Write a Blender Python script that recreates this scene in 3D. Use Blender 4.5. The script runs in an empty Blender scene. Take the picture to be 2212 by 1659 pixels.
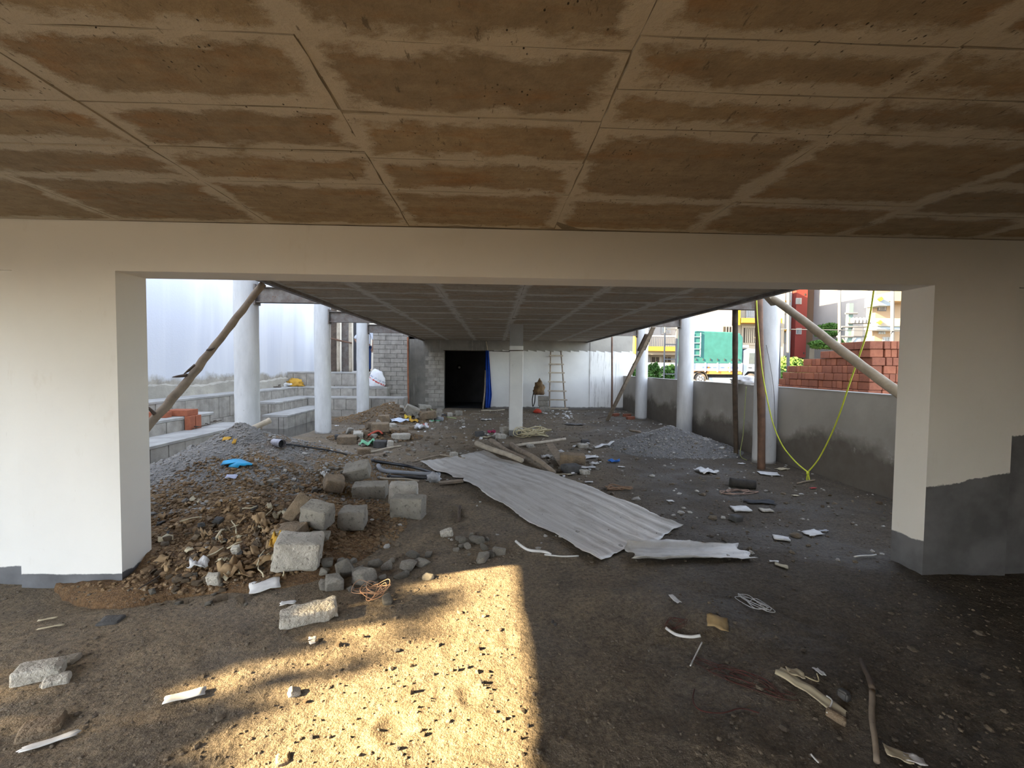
import bpy, bmesh, math, random
import numpy as np
from mathutils import Vector, Matrix, Euler

sc = bpy.context.scene
COL = sc.collection
# ------------------------------------------------------------------ camera
W, H, F, YAW, PITCH, ROLL, EYE = 2212, 1659, 981.78, .0403, .0379, .0095, 1.6
_c, _s, _cp, _sp, _cr, _sr = math.cos(YAW), math.sin(YAW), math.cos(PITCH), math.sin(PITCH), math.cos(ROLL), math.sin(ROLL)
_X, _U, _F = Vector((_c, -_s, 0)), Vector((_s*_sp, _c*_sp, _cp)), Vector((_s*_cp, _c*_cp, -_sp))
_R, _UP = _cr*_X + _sr*_U, -_sr*_X + _cr*_U
cd = bpy.data.cameras.new('camera'); cam = bpy.data.objects.new('camera', cd); COL.objects.link(cam)
cd.sensor_fit = 'HORIZONTAL'; cd.sensor_width = 36; cd.lens = 36*F/W; cd.clip_start = .05; cd.clip_end = 600
cam.matrix_world = Matrix(((_R.x, _UP.x, -_F.x, 0), (_R.y, _UP.y, -_F.y, 0), (_R.z, _UP.z, -_F.z, EYE), (0, 0, 0, 1)))
sc.camera = cam
# ------------------------------------------------------------------ light and exposure
SUN_DIR = Vector((1, .26, -.457)).normalized()          # the way the sunlight travels
wd = bpy.data.worlds.new('sky'); sc.world = wd; wd.use_nodes = True
nt = wd.node_tree; nt.nodes.clear()
sky = nt.nodes.new('ShaderNodeTexSky'); sky.sky_type = 'NISHITA'; sky.sun_disc = False
sky.sun_elevation = math.asin(-SUN_DIR.z); sky.sun_rotation = math.radians(255); sky.altitude = 900
sky.air_density = 1.0; sky.dust_density = 2.0; sky.ozone_density = 1.5
bg = nt.nodes.new('ShaderNodeBackground'); bg.inputs['Strength'].default_value = .54
wo = nt.nodes.new('ShaderNodeOutputWorld')
hs = nt.nodes.new('ShaderNodeHueSaturation'); hs.inputs['Saturation'].default_value = .5
nt.links.new(sky.outputs[0], hs.inputs['Color']); nt.links.new(hs.outputs[0], bg.inputs[0]); nt.links.new(bg.outputs[0], wo.inputs[0])
sd = bpy.data.lights.new('sun', 'SUN'); sd.energy = 23.0; sd.color = (1, .76, .42); sd.angle = math.radians(.6)
sun = bpy.data.objects.new('sun', sd); COL.objects.link(sun)
sun.rotation_euler = SUN_DIR.to_track_quat('-Z', 'Y').to_euler(); sun.location = (-20, -5, 12)
vs = sc.view_settings; vs.view_transform = 'Standard'; vs.look = 'None'; vs.gamma = 1; vs.use_curve_mapping = False
vs.exposure = 1.6
sc.cycles.use_denoising = True; sc.cycles.max_bounces = 10; sc.cycles.diffuse_bounces = 7

# ------------------------------------------------------------------ measuring: photograph pixel -> place in the world
def ray(u, v):
    a, b = u-W/2, v-H/2
    px, py = (a*_cr+b*_sr)/F, (-a*_sr+b*_cr)/F
    d = _X*px - _U*py + _F
    return d
def atZ(u, v, z=0.): r = ray(u, v); return Vector((0, 0, EYE)) + r*((z-EYE)/r.z)
def atY(u, v, y): r = ray(u, v); return Vector((0, 0, EYE)) + r*(y/r.y)
def atX(u, v, x): r = ray(u, v); return Vector((0, 0, EYE)) + r*(x/r.x)

# ------------------------------------------------------------------ noise and ground heights
def _h(ix, iy, s):
    n = (ix.astype(np.int64)*374761393 + iy.astype(np.int64)*668265263 + s*1274126177) & 0xffffffff
    n = ((n ^ (n >> 13))*1274126177) & 0xffffffff
    return ((n ^ (n >> 16)) & 0xffff)/65535.
def vn(x, y, s=0):
    x = np.asarray(x, float); y = np.asarray(y, float)
    ix, iy = np.floor(x), np.floor(y); fx, fy = x-ix, y-iy
    fx = fx*fx*(3-2*fx); fy = fy*fy*(3-2*fy)
    a, b, c, d = _h(ix, iy, s), _h(ix+1, iy, s), _h(ix, iy+1, s), _h(ix+1, iy+1, s)
    return (a*(1-fx)+b*fx)*(1-fy)+(c*(1-fx)+d*fx)*fy-.5
def fbm(x, y, s=0, o=4):
    t = 0; a = 1.
    for i in range(o): t = t+a*vn(x*2**i+i*7.3, y*2**i-i*3.1, s+i); a *= .5
    return t
def floor_h(x, y):
    x = np.asarray(x, float); y = np.asarray(y, float)
    h = .035*fbm(x*.7, y*.7, 3, 3) + .016*fbm(x*3.1, y*3.1, 9, 3)
    near = np.clip((6.5-y)/4, 0, 1)
    h = h + near*(.012*np.abs(fbm(x*7+vn(x*2, y*2, 5)*3, y*5, 21, 3)))
    # dried mud hump and trodden ruts at the right, in front of the pier
    h = h + .09*np.exp(-(((x-1.35)/.32)**2+((y-2.75)/.22)**2)) + .07*np.exp(-(((x-1.55)/.42)**2+((y-2.15)/.2)**2))
    h = h + .05*np.exp(-(((x-1.0)/.5)**2+((y-3.05)/.2)**2)) + .045*np.exp(-(((x-1.0)/.35)**2+((y-1.75)/.2)**2))
    rd = np.clip((x-.35)/.5, 0, 1)*near; w_ = vn(x*1.3, y*1.3, 31)*2
    h = h + rd*(.030*np.abs(fbm((x+y)*2.2+w_, (x-y)*5.5, 33, 4))+.012*np.abs(fbm(x*13, y*13, 35, 3))) - rd*.012
    # swirled cement skin in the middle of the front floor
    r = np.hypot((x-.15), (y-1.75)*1.1); sw = np.clip(1-r/.95, 0, 1)
    h = h + sw*.014*np.sin(np.arctan2(y-1.9, x-.3)*5 + r*16 + 4*vn(x*3, y*3, 40))*np.abs(vn(x*5, y*5, 41)+.4)
    for (px, py, pr) in ((.27, 1.72, .07), (-.1, 2.15, .05), (-.42, 1.95, .06), (.1, 2.62, .05), (-.02, 1.62, .06)):
        rr = np.hypot(x-px, (y-py)*.8)
        h = h - .012*np.exp(-(rr/pr)**2) + .007*np.exp(-((rr-pr*1.6)/(pr*.5))**2)
    h = h - .05*np.exp(-(((x+2.95)/.8)**2+((y-3.2)/.35)**2)) + .02*np.exp(-(((x-3.4)/.8)**2+((y-3.3)/.5)**2))
    # lower wet channel along the block steps
    h = h - .10*np.clip((-4.35-x)/.4, 0, 1)*np.clip((15.2-y)/.5, 0, 1)*np.clip((y-4)/.5, 0, 1)
    return h
# x, y, height, radius x, radius y, seed
MOUNDS = dict(sand=(-3.36, 6.15, .83, 2.15, 2.0, 50), soil=(-2.35, 4.45, .36, 1.45, 1.25, 60),
              dirt=(-3.05, 13.55, .52, 1.6, 1.2, 70), heap=(-2.62, 10.2, .22, 1.0, .75, 80), grey=(3.55, 9.0, .45, 1.25, 1.2, 90))
def mound_h(k, x, y):
    cx, cy, hh, rx, ry, s = MOUNDS[k]
    a = np.asarray(x, float)-cx; b = np.asarray(y, float)-cy
    if k == 'sand': rx = np.where(a < 0, rx*.72, rx)
    r = np.hypot(a/rx, b/ry)*(1+.28*fbm(a*1.1, b*1.1, s, 2))
    base = np.clip(1-r, 0, 1); pk = np.where(r < .12, base-.5*(.12-r)**2/.12, base)
    z = hh*(pk*.8+.2*pk*pk) * (1+.10*fbm(a*4, b*4, s+3, 2))
    rough = {'soil': .065, 'heap': .07}.get(k, .035)
    z = z + np.clip(base*5, 0, 1)*rough*fbm(a*6, b*6, s+5, 4)
    return np.where(r < 1, z, -1) - np.where(r < 1, 0, 1)
def top_h(x, y):
    h = floor_h(x, y)
    for k in MOUNDS: h = np.maximum(h, mound_h(k, x, y))
    return h
def G(u, v):
    """where the line of sight through a photo pixel meets the ground or a heap"""
    r = ray(u, v); r = r/r.y
    ys = np.concatenate([np.linspace(1.2, 8, 500), np.linspace(8, 18, 300)])
    d = EYE+r.z*ys - top_h(r.x*ys, ys)
    i = int(np.argmax(d < 0)) or len(ys)-1
    if i: ys = np.linspace(ys[i-1], ys[i], 12); d = EYE+r.z*ys - top_h(r.x*ys, ys); i = int(np.argmax(d < 0))
    y = ys[i]; x = r.x*y
    return Vector((x, y, float(top_h(x, y))))
def up(x, y, dz=0.): return Vector((x, y, float(top_h(x, y))+dz))

# ------------------------------------------------------------------ mesh building
def tag(o, label=None, cat=None, group=None, kind=None):
    if label: o['label'] = label
    if cat: o['category'] = cat
    if group: o['group'] = group
    if kind: o['kind'] = kind
    return o
def empty(name, loc=(0, 0, 0), rz=0):
    o = bpy.data.objects.new(name, None); COL.objects.link(o); o.location = loc; o.rotation_euler = (0, 0, rz)
    o.empty_display_size = .1; return o
def euler(e): return np.array(Euler(e).to_matrix())
class MB:
    def __init__(s): s.v = []; s.f = []; s.m = []; s.n = 0
    def add(s, v, f, m=0):
        v = np.asarray(v, float).reshape(-1, 3); s.v.append(v)
        for q in f: s.f.append([i+s.n for i in q]); s.m.append(m)
        s.n += len(v); return s
    def box(s, c, d, r=None, m=0):
        d = np.array(d)/2
        v = np.array([[x, y, z] for x in (-1, 1) for y in (-1, 1) for z in (-1, 1)])*d
        if r is not None: v = v @ euler(r).T
        return s.add(v+np.array(c), [(0, 1, 3, 2), (4, 6, 7, 5), (0, 4, 5, 1), (2, 3, 7, 6), (0, 2, 6, 4), (1, 5, 7, 3)], m)
    def span(s, a, b, m=0):
        a, b = np.minimum(a, b), np.maximum(a, b)
        return s.box((a+b)/2, b-a, None, m)
    def tube(s, pts, r, n=8, m=0, cap=True):
        P = [Vector(p) for p in pts]; k = len(P)
        r = [r]*k if np.isscalar(r) else r
        v = []; up0 = None
        for i in range(k):
            t = (P[min(i+1, k-1)]-P[max(i-1, 0)]).normalized()
            if up0 is None: up0 = t.orthogonal().normalized()
            up0 = up0-t*up0.dot(t)
            if up0.length < 1e-4: up0 = t.orthogonal()
            up0.normalize(); w = t.cross(up0)
            for j in range(n):
                a = 2*math.pi*j/n; v.append(P[i]+(up0*math.cos(a)+w*math.sin(a))*r[i])
        f = [(i*n+j, i*n+(j+1) % n, (i+1)*n+(j+1) % n, (i+1)*n+j) for i in range(k-1) for j in range(n)]
        if cap: f += [tuple(range(n))[::-1], tuple(range((k-1)*n, k*n))]
        return s.add([tuple(q) for q in v], f, m)
    def prism(s, pts, z0, z1, m=0):
        """outline in x,y lifted from z0 to z1"""
        n = len(pts); v = [(x, y, z0) for x, y in pts]+[(x, y, z1) for x, y in pts]
        f = [tuple(range(n))[::-1], tuple(range(n, 2*n))]+[(i, (i+1) % n, n+(i+1) % n, n+i) for i in range(n)]
        return s.add(v, f, m)
    def prism_y(s, pts, y0, y1, m=0):
        """outline in x,z pushed from y0 to y1"""
        n = len(pts); v = [(x, y0, z) for x, z in pts]+[(x, y1, z) for x, z in pts]
        f = [tuple(range(n)), tuple(range(n, 2*n))[::-1]]+[(i, n+i, n+(i+1) % n, (i+1) % n) for i in range(n)]
        return s.add(v, f, m)
    def grid(s, P, m=0):
        P = np.asarray(P); a, b = P.shape[:2]
        return s.add(P.reshape(-1, 3), [(i*b+j, i*b+j+1, (i+1)*b+j+1, (i+1)*b+j) for i in range(a-1) for j in range(b-1)], m)
    def build(s, name, mat, parent=None, loc=None, smooth=False):
        v = np.concatenate(s.v)
        o0 = np.array(parent.location if parent is not None else (loc if loc is not None else (0, 0, 0)), float)
        if parent is not None and loc is not None: o0 = o0*0+np.array(loc)*0 + np.array(parent.location)
        me = bpy.data.meshes.new(name); me.from_pydata((v-o0).tolist(), [], s.f)
        for q in (mat if isinstance(mat, (list, tuple)) else [mat]): me.materials.append(q)
        me.polygons.foreach_set('material_index', s.m)
        if smooth: me.polygons.foreach_set('use_smooth', [True]*len(s.f))
        me.update()
        o = bpy.data.objects.new(name, me); COL.objects.link(o)
        if parent is not None: o.parent = parent
        elif loc is not None: o.location = loc
        return o
def fast_mesh(name, V, Fq, mat, smooth=True, loc=None):
    """large regular meshes from arrays (all faces with the same corner count)"""
    V = np.asarray(V, np.float32).reshape(-1, 3); Fq = np.asarray(Fq, np.int32); k = Fq.shape[1]
    if loc is not None: V = V-np.array(loc, np.float32)
    me = bpy.data.meshes.new(name); me.vertices.add(len(V)); me.vertices.foreach_set('co', V.ravel())
    me.loops.add(Fq.size); me.loops.foreach_set('vertex_index', Fq.ravel())
    me.polygons.add(len(Fq)); me.polygons.foreach_set('loop_start', np.arange(0, Fq.size, k, dtype=np.int32))
    me.polygons.foreach_set('loop_total', np.full(len(Fq), k, np.int32))
    me.polygons.foreach_set('use_smooth', np.full(len(Fq), smooth))
    me.update(calc_edges=True); me.materials.append(mat)
    o = bpy.data.objects.new(name, me); COL.objects.link(o)
    if loc is not None: o.location = loc
    return o
def quads(a, b):
    i, j = np.meshgrid(np.arange(a-1), np.arange(b-1), indexing='ij'); k = (i*b+j).ravel()
    return np.stack([k, k+1, k+b+1, k+b], 1)
def bevel(o, w=.01, n=2):
    md = o.modifiers.new('bevel', 'BEVEL'); md.width = w; md.segments = n; md.limit_method = 'ANGLE'; return o
def solid(o, t=.004):
    md = o.modifiers.new('solid', 'SOLIDIFY'); md.thickness = t; md.offset = 0; return o
def copy(o, parent=None, loc=None, rot=None, scale=None, mat=None):
    c = o.copy(); COL.objects.link(c); c.parent = parent
    if loc is not None: c.location = loc
    if rot is not None: c.rotation_euler = rot
    if scale is not None: c.scale = scale
    return c

# ------------------------------------------------------------------ procedural materials
class Mt:
    def __init__(s, name, rough=.9, metal=0., spec=.25):
        s.m = bpy.data.materials.new(name); s.m.use_nodes = True; s.t = s.m.node_tree
        s.b = s.t.nodes['Principled BSDF']; s.b.inputs['Roughness'].default_value = rough
        s.b.inputs['Metallic'].default_value = metal; s.b.inputs['Specular IOR Level'].default_value = spec
        s._p = s._o = None
    def node(s, ty, ins=None, **pr):
        n = s.t.nodes.new(ty)
        for k, v in pr.items(): setattr(n, k, v)
        for k, v in (ins or {}).items(): s.put(n.inputs[k], v)
        return n
    def put(s, sock, v):
        if isinstance(v, bpy.types.NodeSocket): s.t.links.new(v, sock)
        else: sock.default_value = (*v, 1) if isinstance(v, tuple) and len(v) == 3 and sock.type == 'RGBA' else v
    @property
    def pos(s):
        if not s._p: s._p = s.node('ShaderNodeNewGeometry').outputs['Position']
        return s._p
    @property
    def obj(s):
        if not s._o: s._o = s.node('ShaderNodeTexCoord').outputs['Object']
        return s._o
    def sc(s, vec, k): return s.node('ShaderNodeVectorMath', {0: vec, 1: k}, operation='MULTIPLY').outputs[0]
    def noise(s, vec, scale, detail=4, rough=.55, dist=0.):
        return s.node('ShaderNodeTexNoise', {'Vector': vec, 'Scale': scale, 'Detail': detail, 'Roughness': rough, 'Distortion': dist}).outputs[0]
    def vor(s, vec, scale, feature='F1'): return s.node('ShaderNodeTexVoronoi', {'Vector': vec, 'Scale': scale}, feature=feature).outputs[0]
    def ramp(s, fac, lo, hi, a=0., b=1.):
        return s.node('ShaderNodeMapRange', {'Value': fac, 'From Min': lo, 'From Max': hi, 'To Min': a, 'To Max': b}).outputs[0]
    def mix(s, f, a, b, mode='MIX'):
        n = s.node('ShaderNodeMix', data_type='RGBA', blend_type=mode)
        s.put(n.inputs[0], f); s.put(n.inputs[6], a); s.put(n.inputs[7], b); return n.outputs[2]
    def math(s, op, a, b=0.): return s.node('ShaderNodeMath', {0: a, 1: b}, operation=op).outputs[0]
    def sep(s, vec): return s.node('ShaderNodeSeparateXYZ', {0: vec}).outputs
    def bump(s, h, st=.5, d=.01):
        n = s.node('ShaderNodeBump', {'Height': h, 'Strength': st, 'Distance': d}); s.t.links.new(n.outputs[0], s.b.inputs['Normal']); return s
    def col(s, c): s.put(s.b.inputs['Base Color'], c); return s
    def rough(s, r): s.put(s.b.inputs['Roughness'], r); return s
def pm(name, c1, c2, scale=6., rough=.9, bump=.3, bscale=60., bd=.006, world=False, c3=None, t3=.62, metal=0., spec=.25, detail=5):
    """two tones in blotches, a third in spots, fine relief"""
    m = Mt(name, rough, metal, spec); v = m.pos if world else m.obj
    c = m.mix(m.ramp(m.noise(v, scale, detail), .35, .65), c1, c2)
    if c3: c = m.mix(m.ramp(m.noise(v, scale*3.7, 5, .7), t3, t3+.1), c, c3)
    m.col(c)
    if bump: m.bump(m.noise(v, bscale, 4, .6), bump, bd)
    return m.m
def paint(name, zb=None, amp=.03, base=(.73, .71, .665), plaster=(.16, .16, .165), plaster2=None, slope=0., x0=0.):
    """painted plaster; below a ragged line the bare plaster shows"""
    m = Mt(name, .75, 0, .2); v = m.pos
    c = m.mix(m.ramp(m.noise(v, 1.3, 5, .6), .4, .75), base, tuple(k*.93 for k in base))
    c = m.mix(m.ramp(m.noise(m.sc(v, (1, 1, .35)), 5, 5, .7), .62, .8, 0, .35), c, (.52, .46, .37))
    c = m.mix(m.ramp(m.noise(m.sc(v, (3, 3, 1)), 18, 3, .7), .70, .76, 0, .3), c, (.42, .37, .30))
    if zb is not None:
        z = m.sep(v)
        e = m.math('ADD', m.math('MULTIPLY', m.math('SUBTRACT', m.noise(v, 5, 5, .65), .5), amp*3), m.math('MULTIPLY', m.math('SUBTRACT', z[0], x0), slope))
        k = m.ramp(m.math('SUBTRACT', z[2], m.math('ADD', e, zb)), -.004, .004)
        pl = m.mix(m.ramp(m.noise(v, 2.6, 5), .4, .6), plaster, plaster2 or tuple(q*.62 for q in plaster))
        c = m.mix(k, pl, c)
    m.col(c); m.bump(m.noise(v, 55, 4, .6), .12, .004); return m.m
# ------------------------------------------------------------------ shared materials
def ground_mat(name, c1, c2, c3, wet=.5, peb=.0, bump=.9):
    m = Mt(name, .9, 0, .3); v = m.pos
    c = m.mix(m.ramp(m.noise(v, .55, 4, .6), .38, .62), c1, c2)
    c = m.mix(m.ramp(m.noise(v, 4.5, 5, .7), .42, .75, 0, .7), c, c3)
    c = m.mix(m.ramp(m.noise(v, 38, 4, .7), .3, .75), m.mix(1., c, (.45, .45, .45), 'MULTIPLY'), m.mix(1., c, (1.42, 1.38, 1.32), 'MULTIPLY'))
    c = m.mix(m.ramp(m.noise(v, 130, 3, .7), .56, .66, 0, .65), c, m.mix(1., c, (.35, .34, .33), 'MULTIPLY'))
    c = m.mix(m.ramp(m.noise(v, 85, 2, .6), .66, .72, 0, .6), c, (.40, .37, .32))
    if name == 'trodden_earth':      # damp mud towards the right, with that side's shade put into the colour
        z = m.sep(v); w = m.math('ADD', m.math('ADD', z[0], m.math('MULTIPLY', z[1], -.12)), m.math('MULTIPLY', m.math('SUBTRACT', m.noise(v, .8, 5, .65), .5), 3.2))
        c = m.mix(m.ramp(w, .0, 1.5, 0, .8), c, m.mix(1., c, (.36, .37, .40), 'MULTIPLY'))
    g = m.vor(v, 55); c = m.mix(m.ramp(g, .10, .16, .35, 0), c, (.36, .33, .29)) if peb else c
    m.col(c)
    m.rough(m.ramp(m.noise(v, 1.1, 3), .45, .62, .93, wet))
    h = m.math('ADD', m.noise(v, 24, 6, .68), m.math('MULTIPLY', m.noise(v, 110, 3, .6), .35))
    m.bump(h, bump, .03); return m.m
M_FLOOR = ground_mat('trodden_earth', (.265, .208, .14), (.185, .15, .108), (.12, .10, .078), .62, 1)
M_SOIL = ground_mat('brown_soil', (.215, .125, .060), (.13, .08, .042), (.29, .18, .085), .85, 1, 1.)
M_DIRT = ground_mat('clay_dirt', (.17, .125, .08), (.11, .085, .06), (.22, .17, .11), .9, 1, 1.)
M_GREY = ground_mat('grey_sand', (.20, .195, .19), (.15, .145, .14), (.24, .235, .23), .9, 1, .9)
def sand_mat():
    m = Mt('grey_and_ochre_sand', .93); v = m.pos; z = m.sep(v)
    grey = m.mix(m.ramp(m.noise(v, 6, 5), .35, .7), (.27, .255, .235), (.19, .18, .168))
    och = m.mix(m.ramp(m.noise(v, 7, 5), .35, .7), (.27, .18, .095), (.18, .12, .065))
    k = m.math('ADD', m.math('MULTIPLY', m.math('ADD', z[0], 2.75), .9), m.math('MULTIPLY', m.math('SUBTRACT', m.noise(v, 1.8, 5, .7), .5), 3.2))
    k2 = m.math('MULTIPLY', m.math('SUBTRACT', 5.0, z[1]), 2.2)
    k = m.math('MAXIMUM', k, m.math('ADD', k2, m.math('MULTIPLY', m.math('SUBTRACT', m.noise(v, 2.2, 5, .7), .5), 2.)))
    c = m.mix(m.ramp(k, -.15, .35), grey, och)
    c = m.mix(m.ramp(m.vor(v, 42), .10, .17, .6, 0), c, (.36, .34, .31))
    m.col(c); m.bump(m.math('ADD', m.noise(v, 30, 6, .7), m.vor(v, 60)), 1., .02); return m.m
M_SAND = sand_mat()
M_BLOCK = pm('concrete_block', (.32, .29, .24), (.235, .215, .18), 7, .95, 1., 48, .016, c3=(.14, .125, .105), t3=.56)
M_BLOCKW = pm('block_weathered', (.38, .35, .305), (.255, .235, .205), 5, .95, .6, 55, .008, True, (.15, .145, .14), .62)
M_RUB = pm('broken_concrete', (.54, .50, .425), (.37, .34, .285), 9, .95, 1., 45, .02, c3=(.17, .15, .125), t3=.58)
M_RUBB = pm('earthy_stone', (.27, .20, .13), (.17, .13, .09), 8, .95, 1., 45, .02, c3=(.36, .29, .20), t3=.6)
M_DARKR = pm('dark_stone', (.10, .097, .093), (.06, .058, .056), 8, .9, .6, 60, .008)
M_PLAST = pm('grey_plaster', (.30, .29, .275), (.22, .215, .205), 1.4, .9, .25, 40, .005, True)
M_SCREED = pm('cement_screed', (.40, .385, .355), (.29, .28, .26), 3, .92, .5, 45, .006, True, (.20, .19, .18), .64)
M_STEEL = pm('rusty_steel', (.13, .105, .09), (.20, .185, .17), 9, .65, .3, 60, .003, True, (.17, .08, .04), .58, .3)
M_WOOD = pm('weathered_wood', (.34, .27, .20), (.23, .185, .14), 9, .85, .5, 45, .004, c3=(.13, .10, .08))
M_WOODP = pm('pale_wood', (.50, .43, .33), (.38, .32, .24), 9, .85, .4, 45, .004, c3=(.22, .18, .13))
M_WOODD = pm('dark_wood', (.115, .085, .062), (.07, .052, .04), 9, .8, .5, 45, .004, c3=(.18, .13, .09))
M_WOODR = pm('red_brown_wood', (.17, .095, .06), (.11, .065, .045), 9, .8, .5, 45, .004)
M_BRICK = pm('fired_brick', (.34, .115, .06), (.27, .09, .05), 11, .9, .6, 70, .006, c3=(.20, .065, .04), t3=.6)
M_BRICK2 = pm('fired_brick_dull', (.27, .10, .06), (.21, .08, .05), 11, .9, .6, 70, .006, c3=(.24, .075, .045), t3=.58)
M_WHITE = pm('white_scrap', (.70, .69, .67), (.55, .54, .52), 12, .7, .1, 60, .002)
M_ZINC = None

# ------------------------------------------------------------------ the floor
def build_floor():
    ys = [-1.9]
    while ys[-1] < .9: ys.append(ys[-1]+.12)
    while ys[-1] < 17.35: ys.append(ys[-1]+max(.009, .0052*ys[-1]))
    ys = np.array(ys); t = np.linspace(-1, 1, 480); xs = np.sign(t)*np.abs(t)**1.6*6.3-1.1
    X, Y = np.meshgrid(xs, ys)
    fine = np.clip((5-Y)/4, 0, 1)*np.clip(1.8-np.abs(X)/3, 0, 1)
    Z = floor_h(X, Y) + fine*.006*fbm(X*38, Y*38, 77, 2)
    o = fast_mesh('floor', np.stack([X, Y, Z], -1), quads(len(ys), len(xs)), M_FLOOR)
    return tag(o, 'trodden brown earth floor strewn with grit', kind='structure')
build_floor()
def build_mound(k, name, mat, label, cat):
    cx, cy, hh, rx, ry, s = MOUNDS[k]
    a = np.linspace(0, 2*np.pi, 150, endpoint=False); r = np.linspace(0, 1.28, 80)**.9
    R, A = np.meshgrid(r, a); X, Y = cx+R*rx*np.cos(A), cy+R*ry*np.sin(A)
    Z = mound_h(k, X, Y); fl = floor_h(X, Y)-.03
    Z = np.where(Z < -.5, fl, np.maximum(Z, fl))
    Z = Z + (Z > fl+.01)*.010*fbm(X*26, Y*26, s+9, 2)
    V = np.stack([X, Y, Z], -1); V = np.concatenate([V, V[:1]], 0)
    o = fast_mesh(name, V, quads(len(a)+1, len(r)), mat, True, (cx, cy, 0)); return tag(o, label, cat)
build_mound('sand', 'sand_heap', M_SAND, 'tall heap of grey and ochre sand beside the left pier', 'sand heap')
build_mound('soil', 'soil_heap', M_SOIL, 'low heap of dark brown rubbly soil at the foot of the left pier', 'soil heap')
build_mound('dirt', 'dirt_heap', M_DIRT, 'brown dirt heap banked against the farthest left round column', 'dirt heap')
build_mound('heap', 'rubble_heap', M_DIRT, 'low earthy rubble heap right of the second left round column', 'rubble heap')
build_mound('grey', 'sand_heap', M_GREY, 'low heap of grey sand beside the right hand parapet wall', 'sand heap')

# ------------------------------------------------------------------ ceilings with formwork panels
def panel_mat(name, c1, c2, cs, joint=(.36, .32, .26)):
    m = Mt(name, .88, 0, .25); v = m.pos
    rnd = m.node('ShaderNodeObjectInfo').outputs['Random']
    c = m.mix(rnd, c1, c2)
    st = m.noise(m.sc(v, (.9, 7, 1)), 1.6, 6, .7)
    c = m.mix(m.ramp(st, .40, .72, 0, .75), c, cs)
    c = m.mix(m.ramp(m.noise(m.sc(v, (1, 2.5, 1)), 2.1, 5, .65), .52, .75, 0, .8), c, (.30, .165, .07))
    c = m.mix(m.ramp(m.noise(v, 13, 6, .75), .3, .7), m.mix(1., c, (.74, .72, .70), 'MULTIPLY'), m.mix(1., c, (1.16, 1.14, 1.1), 'MULTIPLY'))
    u1 = m.sep(m.node('ShaderNodeUVMap', uv_map='a').outputs[0]); u2 = m.sep(m.node('ShaderNodeUVMap', uv_map='b').outputs[0])
    ed = m.math('MINIMUM', m.math('MINIMUM', u1[0], u1[1]), m.math('MINIMUM', u2[0], u2[1]))
    n = m.math('MULTIPLY', m.math('SUBTRACT', m.noise(m.sc(v, (1, 1.5, 1)), 3.6, 7, .7), .49), .34)
    k = m.ramp(m.math('SUBTRACT', ed, n), .03, .075, 1, 0)
    jc = m.mix(m.noise(v, 9, 5, .7), joint, tuple(q*.72 for q in joint))
    c = m.mix(k, c, jc)
    pit = m.ramp(m.vor(m.sc(v, (1, .6, 1)), 44), .10, .16, 1, 0)
    pit = m.math('MULTIPLY', pit, m.ramp(m.noise(v, 4.3, 5, .7), .52, .60))
    c = m.mix(pit, c, (.045, .035, .025))
    c = m.mix(m.ramp(m.noise(m.sc(v, (1, .25, 1)), 30, 4, .75), .63, .68, 0, .7), c, (.10, .078, .055))
    m.col(c)
    m.bump(m.math('SUBTRACT', m.math('ADD', m.noise(v, 26, 5, .65), m.math('MULTIPLY', k, .6)), pit), .8, .009); return m.m
M_PAN = panel_mat('ceiling_concrete', (.34, .27, .18), (.28, .23, .165), (.23, .175, .115), (.54, .48, .385))
M_PANH = panel_mat('ceiling_concrete_hall', (.38, .33, .26), (.31, .27, .215), (.25, .21, .165), (.55, .515, .455))
M_CB = pm('ceiling_joint', (.30, .26, .20), (.16, .135, .10), 4, .95, .8, 30, .01, True)
def panel_mesh(w, d, seed):
    rnd = random.Random(seed); n, k = 7, 5
    V, Fs = [], []
    for j in range(k):
        for i in range(n):
            x, y = w*i/(n-1), d*j/(k-1)
            e = i in (0, n-1) or j in (0, k-1)
            jx = rnd.uniform(-.004, .004); jy = rnd.uniform(-.004, .004)
            V.append((x-w/2+jx, y-d/2+jy, rnd.uniform(-.0015, .0015)+(.002 if e else 0)))
    Fs = [(j*n+i, (j+1)*n+i, (j+1)*n+i+1, j*n+i+1) for j in range(k-1) for i in range(n-1)]
    rim = [i for i in range(n)]+[j*n+n-1 for j in range(1, k)]+[(k-1)*n+i for i in range(n-2, -1, -1)]+[j*n for j in range(k-2, 0, -1)]
    b = len(V); V += [(V[i][0], V[i][1], .016) for i in rim]; L = len(rim)
    Fs += [(rim[i], rim[(i+1) % L], b+(i+1) % L, b+i) for i in range(L)]
    me = bpy.data.meshes.new('ceiling_panel'); me.from_pydata(V, [], Fs)
    for nm, q in (('a', 0), ('b', 1)):
        uv = me.uv_layers.new(name=nm)
        for l in me.loops:
            x, y = V[l.vertex_index][0]+w/2, V[l.vertex_index][1]+d/2
            uv.data[l.index].uv = (x, y) if q == 0 else (w-x, d-y)
    me.update(); return me
def ceiling(x0, x1, y0, y1, z, strips, mat, seed):
    base = MB().span((x0, y0, z+.008), (x1, y1, z+.34)).build('ceiling', M_CB); tag(base, 'bare concrete ceiling marked by formwork panels', kind='structure')
    rnd = random.Random(seed)
    for (xa, xb, rows) in strips:
        for ya, yb in zip(rows[:-1], rows[1:]):
            g = rnd.uniform(.002, .007); w, d = xb-xa-g, yb-ya-rnd.choice((.002, .004, .006, .014))
            me = panel_mesh(w, d, rnd.random()); me.materials.append(mat)
            o = bpy.data.objects.new('ceiling_panel', me); COL.objects.link(o); o.parent = base
            o.location = ((xa+xb)/2, (ya+yb)/2, z+rnd.uniform(-.004, .004)); o.rotation_euler = (rnd.uniform(-.006, .006), rnd.uniform(-.003, .003), rnd.uniform(-.004, .004))
    return base
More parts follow.
